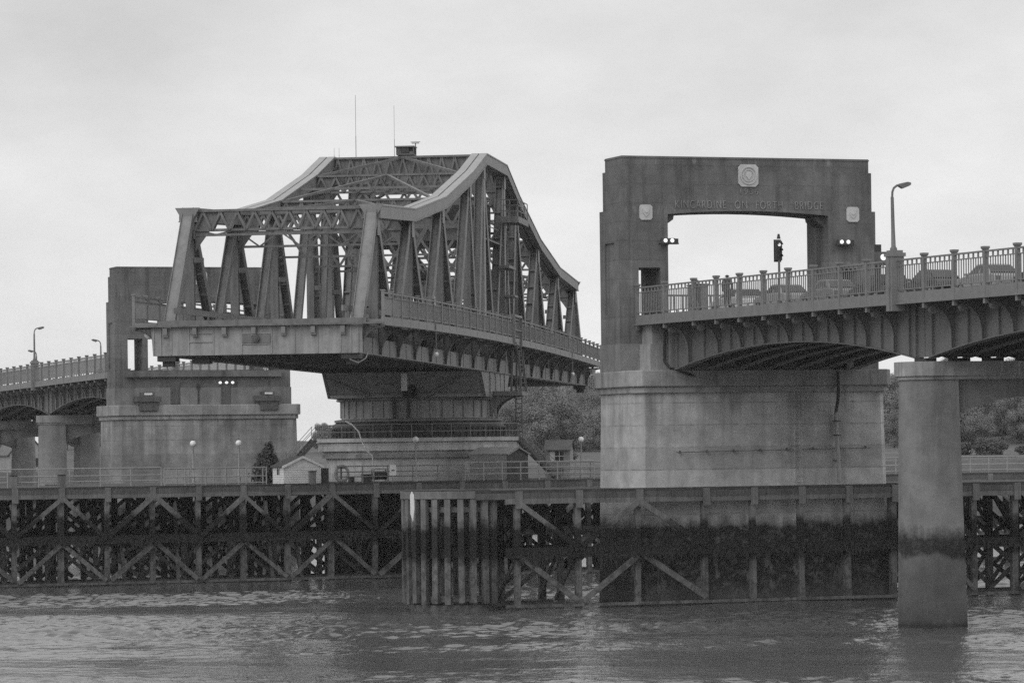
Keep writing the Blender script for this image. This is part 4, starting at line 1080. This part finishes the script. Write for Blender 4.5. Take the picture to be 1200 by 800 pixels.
for x,y in ((-1.2,-1.4),(-.2,-1.9),(.9,-1.6),(-1.9,.1),(-1.2,1.4),(.4,1.2),(.6,-.2)): m = M(); m.bar((x,y,-2),(x,y,6.2),.34,.34,(1,0,0)); m.build('inner_pile','timber',t)
p = B(-20.62,-1.9)
t = thing('tide_board', 'narrow white board fixed upright at the left corner of the rounded fender', 'tide gauge', (p.x,p.y,0), TH)
M().prism([(-.09,5.2),(.03,4.8),(.12,5.5),(.1,6.2),(-.0,6.4),(-.1,6.2)],'y',-.03,.03).build('board','white',t)
M().box(-.03,.03,.03,.12,3.2,6.1).build('backing_post','timber',t)

# ------------------------------------------------------------------ railings on the jetties
def railing(label, p0, L, pitch, rails, rz, posts=None, material='galv', grp='pipe railings along the jetty edges'):
    t = thing('guard_railing', label, 'railing', tuple(p0), rz, grp)
    m = M()
    for z in rails: m.tube((0,0,z),(L,0,z),.038,6)
    m.build('rails',material,t)
    n = max(1,round(L/pitch))
    for x in (posts or [L*k/n for k in range(n+1)]): M().tube((x,0,-.1),(x,0,rails[-1]+.03),.045,6).build('post',material,t)
    return t
zj = 6.5
def JR(s, d, z=zj): return JC(s, d, z)
railing('low open pipe railing at the far left end of the long jetty', JR(-47,.15), 35., 2.1, (.35,.72,1.2), TH)
railing('close pipe railing of three bars along the jetty left of the white hut', JR(-11.8,.1), 7.0, 1.28, (.12,.55,1.12), TH)
railing('second close pipe railing right behind the one left of the white hut', JR(-11.5,1.3), 6.8, .9, (.12,.55,1.1), TH)
railing('thin pipe railing in front of the pivot pier around the white notice', JR(.1,-.05), 8.9, 1.75, (.4,.72,1.1), TH, None, 'rail')
railing('bright three-bar pipe railing along the jetty below the stair and kiosk', JR(9.2,.0), 9.4, 1.32, (.45,.85,1.25), TH)
railing('dark pipe railing returning behind the kiosk beside the near pier', JR(16.3,3.2), 4.4, 1.1, (.3,.7,1.15), TH, None, 'rail')
railing('long pipe railing on the jetty behind the big near river pier', JR(24,.2), 31, 1.5, (.2,.6,1.15), TH)
railing('inner pipe railing on the far side of the jetty at right', JR(24,7.2), 31, 1.9, (.6,1.1), TH, None, 'rail')

# ------------------------------------------------------------------ globe lamps
def globe_lamp(label, q, h=2.75):
    t = thing('globe_lamp', label, 'lamp post', tuple(q), 0, 'globe lamps on the jetties')
    m = M(); m.lathe([(.11,0),(.11,.5),(.06,.6),(.05,h-.2),(.07,h-.15)],10); m.build('lamp_post','galv',t,True)
    m = M(); m.sphere((0,0,h),.21,16,10); m.build('globe','globe',t,True)
    m = M(); m.lathe([(.05,h+.19),(.06,h+.22),(.02,h+.27)],8); m.build('cap','iron',t)
    return t
gl = globe_lamp('globe lamp on the jetty edge in front of the middle of the pivot pier', JR(5.67,-.05,6.25), 3.1)
g2 = globe_lamp('left globe lamp of the two in front of the far gateway pier', JR(-9.8,.2))
q = JR(-6.6,.4); dup(g2, tuple(q), 0, 'globe lamp before the far gateway pier, nearer the dark shrub')
dup(g2, (4.95,262.5,6.5), 0, 'globe lamp standing right of the small kiosk')
dup(g2, tuple(JR(45.9-12.6,3.0,6.5)), 0, 'globe lamp seen under the viaduct arch at the right edge')

# ------------------------------------------------------------------ huts and small things on the jetty
def hut(name, label, loc, rz, W, D, eave, ridge, wall, roof, along, door=True, window=None, trim=None, over=.15):
    """W across the front (x), D deep (y); along = 'y' puts the gable on the front"""
    t = thing(name, label, 'hut', loc, rz)
    if along == 'y':
        M().prism([(0,0),(W,0),(W,eave),(W/2,ridge),(0,eave)],'y',0,D).build('walls',wall,t)
        m = M()
        for a, b in (((-over,eave-over*.5),(W/2,ridge+.03)),((W+over,eave-over*.5),(W/2,ridge+.03))):
            m.prism([a,b,(b[0],b[1]+.07),(a[0],a[1]+.07)],'y',-.12,D+.12)
        m.build('roof',roof,t)
        if trim:
            m = M()
            for a, b in (((-over,eave-over*.5),(W/2,ridge+.03)),((W+over,eave-over*.5),(W/2,ridge+.03))): m.prism([(a[0],a[1]-.08),(b[0],b[1]-.08),(b[0],b[1]+.075),(a[0],a[1]+.075)],'y',-.17,-.125)
            m.build('barge_board',trim,t)
    else:
        M().prism([(0,0),(D,0),(D,eave),(D/2,ridge),(0,eave)],'x',0,W).build('walls',wall,t)
        m = M()
        for a, b in (((-over,eave-over*.5),(D/2,ridge+.03)),((D+over,eave-over*.5),(D/2,ridge+.03))): m.prism([a,b,(b[0],b[1]+.07),(a[0],a[1]+.07)],'x',-.12,W+.12)
        m.build('roof',roof,t)
    return t
# weatherboarded white hut
p = JR(-3.35,1.0); h = hut('white_hut','white boarded hut with a low gable roof on the jetty',tuple(p),TH+R(4),2.7,2.1,1.16,1.74,'white','roof','y',trim='white')
m = M()
for k in range(7): m.box(0.02,2.68,-.02,-.012,.12+k*.155,.13+k*.155); m.box(-.012,0,.02,2.08,.12+k*.155,.13+k*.155)
m.build('board_joints','rail',h)
M().prism([(.01,.01),(2.69,.01),(2.69,1.14),(1.35,1.71),(.01,1.14)],'y',-.01,-.004).build('front_boards','hutfront',h)
w = M().box(-.03,-.005,.75,1.2,.6,1.0).build('window','glass',h)
m = M(); m.box(-.05,-.03,.7,.75,.55,1.05); m.box(-.05,-.03,1.2,1.25,.55,1.05); m.build('frame','white',w)
# kiosk with a slate roof
k_ = hut('lookout_kiosk','small kiosk with a dark pitched roof and one window at the jetty\'s right end',(2.4,262.0,6.5),R(-8),1.75,1.9,2.1,2.65,'brick','slate','x',over=.25)
w = M().box(.7,1.3,-.03,-.005,1.25,1.9).build('window','glass',k_)
m = M(); m.box(.66,1.34,-.05,-.03,1.56,1.6); m.box(.98,1.02,-.05,-.03,1.25,1.9); m.box(.3,.66,-.04,-.005,1.2,1.92); m.build('frame','offw',w)
M().box(.7,1.3,-.03,-.005,.3,.85).build('lower_panel','slate',k_)
# dark shed against the pivot pier
sh = hut('boarded_shed','low boarded shed with a dark gable end against the pivot pier',(-2.92,252.6,6.5),R(-38),3.3,2.3,1.8,2.18,'shed','shedroof','x',over=.1)
m = M(); m.box(.02,3.24,-.04,-.004,.02,1.76)
for k in range(14): m.box(.1+k*.23,.112+k*.23,-.05,-.04,.05,1.74)
m.build('front_boarding','shedwall',sh)
m = M()
for a, b in (((-.1,1.72),(1.15,2.2)),((2.4,1.72),(1.15,2.2))): m.prism([(a[0],a[1]-.03),(b[0],b[1]-.03),(b[0],b[1]+.08),(a[0],a[1]+.08)],'x',3.425,3.46)
m.build('barge_board','rail',sh)
# small things
p = JR(-1.65,-.02); t = thing('mooring_post','dark timber mooring post in front of the white hut','bollard',tuple(p),TH)
M().box(-.22,.22,-.2,.2,-.1,.78).build('post','timber',t,bevel=.04)
for c in (-.14,0,.14): pass
M().box(-.26,.26,-.24,.24,.78,.84).build('cap','iron',t,bevel=.02)
for s, lab in ((-21.95,'timber mooring post at the far left end of the jetty'),(-18.75,'second timber mooring post from the left on the jetty')):
    dup(t, tuple(JR(s,.0)), TH, lab)
p = JR(.55,.5); t = thing('lifebuoy','pale lifebuoy ring hung on a stand beside the white hut','lifebuoy',tuple(p),TH)
m = M(); n1, n2 = 20, 8
vs = [((.46+.1*math.cos(2*math.pi*j/n2))*math.cos(2*math.pi*i/n1), .1*math.sin(2*math.pi*j/n2)-.1, .62+(.46+.1*math.cos(2*math.pi*j/n2))*math.sin(2*math.pi*i/n1)*1.1) for i in range(n1) for j in range(n2)]
m.add(vs,[(i*n2+j,((i+1) % n1)*n2+j,((i+1) % n1)*n2+(j+1) % n2,i*n2+(j+1) % n2) for i in range(n1) for j in range(n2)])
m.build('ring','galv',t,True)
m = M(); m.box(-.05,.05,0,.06,0,1.1); m.box(-.4,.4,0,.06,.95,1.05); m.build('stand','steel',t)
p = JR(4.0,-.12); t = thing('notice_board','small white notice fixed on the railing before the pivot pier','sign',tuple(p),TH)
M().box(-.22,.22,-.03,0,.45,1.15).build('sign_panel','white',t); M().box(-.12,.12,-.034,-.03,.74,.84).build('sign_mark','steel',t); M().box(-.03,.03,0,.05,-.1,1.1).build('sign_post','galv',t)
p = JR(3.5,1.2); t = thing('winch_frame','dark winch frame standing under the pivot pier by the white notice','winch',tuple(p),TH)
m = M(); 
for x in (-.5,.5): m.box(x-.05,x+.05,-.3,-.2,0,.85); m.box(x-.05,x+.05,.2,.3,0,.85)
m.box(-.55,.55,-.3,.3,.85,.93); m.build('frame','galv',t)
m = M(); m.tube((-.45,0,.42),(.45,0,.42),.26,12); m.build('drum','iron',t)
for s, d, w, hh, lab in ((-.35,1.5,.5,.95,'dark tall box close against the right wall of the white hut'),(2.35,.6,.55,.5,'low dark crate on the jetty left of the winch frame'),(1.6,1.6,.3,.35,'smallest dark box on the jetty behind the lifebuoy')):
    t = thing('equipment_box',lab,'box',tuple(JR(s,d)),TH)
    M().box(-w/2,w/2,-.25,.25,0,hh).build('box_body','shed',t,bevel=.02); M().box(-w/2-.03,w/2+.03,-.28,.28,hh,hh+.05).build('box_lid','iron',t,bevel=.01)
t = thing('power_hose','pale hose hanging in a curve from the pivot drum to the jetty','hose',(-11.6,254.6,6.5),0)
m = M(); A = Vector((-.0,-.4,4.15)); pts = [Vector((.05,.0,4.2)),Vector((.55,-.4,3.95)),Vector((1.0,-.8,3.45)),Vector((1.2,-1.0,2.8)),Vector((1.5,-1.2,2.2)),Vector((1.95,-1.3,1.75)),Vector((2.0,-1.3,.0))]
m.path(pts,.05,8); m.build('hose','rope',t,True)

# ------------------------------------------------------------------ trees
def leaf_cloud(rng, blobs, n, size, flat=.6):
    m = M()
    tot = sum(r**2 for _, r in blobs)
    for c, r in blobs:
        for _ in range(int(n*r*r/tot)):
            d = Vector((rng.gauss(0,1),rng.gauss(0,1),rng.gauss(0,1)*.9)).normalized()
            q = c + d*(r*rng.uniform(.62,1.04)); s = size*rng.uniform(.5,1.25)
            nrm = (d*1.1+Vector((rng.uniform(-.45,.45),rng.uniform(-.45,.45),rng.uniform(.1,.9)))).normalized()
            a = nrm.orthogonal().normalized(); b = nrm.cross(a); an = rng.uniform(0,6.3); a, b = a*math.cos(an)+b*math.sin(an), b*math.cos(an)-a*math.sin(an)
            k = len(m.v); m.v += [tuple(q-a*s),tuple(q+b*s*flat),tuple(q+a*s),tuple(q-b*s*flat)]; m.f.append((k,k+1,k+2,k+3))
    return m
def leaf_tree(name, label, cat, seed, h, r, mat_, grp, n=1700, size=.28, loc=(0,0,0), conif=False):
    rng = random.Random(seed); t = thing(name, label, cat, loc, rng.uniform(0,6), grp)
    blobs = []
    if conif:
        for k in range(22):
            f = (k+.5)/22; a = rng.uniform(0,6.3); w = r*(1.0-.85*f); q = w*rng.uniform(.1,.62)
            blobs.append((Vector((q*math.cos(a),q*math.sin(a),h*(.1+.85*f))), w*rng.uniform(.4,.68)+.06))
    else:
        for k in range(15):
            a = rng.uniform(0,6.3); q = rng.uniform(.15,.75)*r; z = h*rng.uniform(.22,.86)
            blobs.append((Vector((q*math.cos(a),q*math.sin(a),z)), r*rng.uniform(.26,.46)))
        blobs.append((Vector((0,0,h*.82)), r*.42))
    leaf_cloud(rng, blobs, n, size).build('crown', mat_, t)
    m = M(); m.tube((0,0,-.3),(0,0,h*.45),r*.07,8,r*.045); 
    for c, rb in blobs[:7]: m.tube((0,0,h*rng.uniform(.2,.42)),tuple(c),r*.035,6,r*.012)
    m.build('trunk','bark',t)
    return t
p = JC(-3.0,4.6,6.5)
leaf_tree('dark_shrub','dark pointed evergreen shrub behind the white hut','shrub',5,2.95,1.5,'conif',None,3200,.13,(-16.55,248.8,6.5),True)
protos = [leaf_tree('broadleaf_tree','broad leafy tree in the wood on the far bank','tree',20+k,[9.,8.,10.,7.][k],[4.2,3.6,4.6,3.2][k],'leaf' if k % 2 else 'leaf2','trees of the wood on the far bank',13000,.155) for k in range(4)]
rng = random.Random(11); spots = []
def fill(x0, x1, y0, y1, n):
    for _ in range(n):
        y = rng.uniform(y0,y1); x = rng.uniform(x0,x1); spots.append((x,y))
fill(-2,28,600,790,95); fill(62,130,600,790,80); fill(70,104,596,680,70); fill(-125,-22,620,800,70)
spots.sort(key=lambda s: s[1])
for i, (x, y) in enumerate(spots):
    pr_ = protos[i % 4]; sc = rng.uniform(.7,1.1)*(.62 if x < -10 else 1)
    if i < 4: o = pr_; o.location = (x,y,gz(x,y)-.2)
    else: o = dup(pr_, (x,y,gz(x,y)-.2), rng.uniform(0,6.3))
    o.scale = (sc,sc,sc*rng.uniform(.85,1.1))
# darker bushes nearer, along the bank
b0 = leaf_tree('bush','dark rounded bush at the edge of the far bank field','bush',41,3.4,2.2,'conif','dark bushes along the far bank',1100,.25)
bl = [(62,520),(64.5,523),(67,521),(69.5,524),(58.5,522),(73,522),(82,521),(79,525),(4.6,505),(7.5,508),(49,520),(51,523)]
for i, (x, y) in enumerate(bl):
    o = b0 if i == 0 else dup(b0,(x,y,gz(x,y)),rng.uniform(0,6))
    o.location = (x,y,gz(x,y)-.5); s = rng.uniform(.7,1.2); o.scale = (s*1.2,s,s*rng.uniform(.6,1.))
# cottage on the left bank
t = thing('cottage','gabled cottage with a pale end wall seen under the far viaduct arch','house',(-64.5,470,gz(-64,470)-.3),R(20))
M().prism([(0,0),(4.6,0),(4.6,2.6),(2.3,5.4),(0,2.6)],'y',0,8).build('walls','brick',t)
rf = M(); 
for a,b in (((-.3,2.4),(2.3,5.5)),((4.9,2.4),(2.3,5.5))): rf.prism([a,b,(b[0],b[1]+.12),(a[0],a[1]+.12)],'y',-.2,8.2)
ro = rf.build('roof','slate',t); M().box(2.,2.6,6.9,7.5,5.2,6.6).build('chimney','brick',ro)
for x in (.7,3.): M().box(x,x+.9,-.05,-.01,1.,2.1).build('window','glass',t)
M().box(1.9,2.7,-.05,-.01,0,2.).build('door','steel_d',t)
# lattice pylon
t = thing('pylon','thin lattice pylon faint against the wooded hill','pylon',(9.0,640,gz(9,640)),R(15))
m = M(); H = 11.5
for sx in (-1,1):
    for sy in (-1,1): m.bar((sx*.9,sy*.9,-.5),(sx*.18,sy*.18,H),.06,.06)
for k in range(9):
    f0, f1 = k/9, (k+1)/9; w0, w1 = .9-.72*f0, .9-.72*f1
    for s in (-1,1): m.bar((-w0,s*w0,H*f0),(w1,s*w1,H*f1),.04,.04); m.bar((w0,s*w0,H*f0),(-w1,s*w1,H*f1),.04,.04)
m.build('lattice','galv',t)
m = M(); 
for z,w in ((9.2,1.6),(10.6,1.2)): m.box(-w,w,-.05,.05,z,z+.08)
m.build('cross_arm','galv',t)

# ------------------------------------------------------------------ air
HZ = 1.05e-4
hm = bpy.data.materials.new('haze'); hm.use_nodes = True; nt = hm.node_tree; nt.nodes.clear()
o_ = nt.nodes.new('ShaderNodeOutputMaterial'); v_ = nt.nodes.new('ShaderNodeVolumePrincipled')
v_.inputs['Color'].default_value = (.95,.95,.95,1); v_.inputs['Density'].default_value = HZ; v_.inputs['Anisotropy'].default_value = .2
nt.links.new(v_.outputs[0], o_.inputs['Volume'])
if HZ > 0: M().box(-1510,1510,-70,1910,-4,60).build('haze', hm, kind='stuff')

# ------------------------------------------------------------------ sky, sun, camera
SUN_EL, SUN_AZ = R(36), R(210)   # sun behind the camera's left shoulder, veiled by cloud
W = bpy.data.worlds.new('World'); S.world = W; W.use_nodes = True
nt = W.node_tree; g = NG(nt); bg = nt.nodes['Background']
sky = nt.nodes.new('ShaderNodeTexSky'); sky.sky_type = 'NISHITA'; sky.sun_disc = False
sky.sun_elevation = SUN_EL; sky.sun_rotation = SUN_AZ
bw = nt.nodes.new('ShaderNodeRGBToBW'); nt.links.new(sky.outputs[0], bw.inputs[0])
tc = nt.nodes.new('ShaderNodeTexCoord').outputs['Generated']; xyz = g.sep(tc)
cl = g.noise(tc, 8., 6., .62, (1.,1.,2.2)); cl2 = g.noise(tc, 3.4, 3., .5, (1.,1.,3.))
# overcast: brighter overhead, soft cloud structure
base = g.ramp(xyz[2], 0.1, .8, 9.5, 14.)
lay = g.math('ADD', g.ramp(cl, .35, .66, .87, 1.07), g.ramp(cl2, .3, .7, -.1, .08))
lay = g.math('MULTIPLY', lay, g.ramp(xyz[2], .045, .128, 1.04, .8))
lay = g.math('MULTIPLY', lay, g.ramp(xyz[0], -.14, -.05, .93, 1.))
cloud = g.math('MULTIPLY', base, lay)
tot = g.mix(.12, cloud, bw.outputs[0])
nt.links.new(g.grey(tot), bg.inputs['Color']); bg.inputs['Strength'].default_value = .1

su = bpy.data.lights.new('sun','SUN'); su.energy = .95; su.angle = R(45); su.color = (1,1,1)
so = bpy.data.objects.new('sun', su); COL.objects.link(so)
# light travels from the sun: azimuth measured clockwise from +Y
sd = Vector((math.sin(SUN_AZ)*math.cos(SUN_EL), math.cos(SUN_AZ)*math.cos(SUN_EL), math.sin(SUN_EL)))
so.rotation_euler = sd.to_track_quat('Z','Y').to_euler(); so.location = sd*300

cam = bpy.data.cameras.new('camera'); cam.sensor_width = 36; cam.lens = 4290/1200*36; cam.shift_y = 128/1200
cam.clip_start = .5; cam.clip_end = 10000
co = bpy.data.objects.new('camera', cam); COL.objects.link(co)
co.matrix_world = Matrix.Translation((0,0,8.5)) @ Matrix.Rotation(R(90),4,'X') @ Matrix.Rotation(-.013,4,'Z')
S.camera = co
S.view_settings.view_transform = 'Standard'; S.view_settings.look = 'None'; S.view_settings.exposure = 0; S.view_settings.gamma = 1
S.cycles.sample_clamp_indirect = 1.0; S.cycles.max_bounces = 6; S.cycles.volume_bounces = 1; S.cycles.use_denoising = False
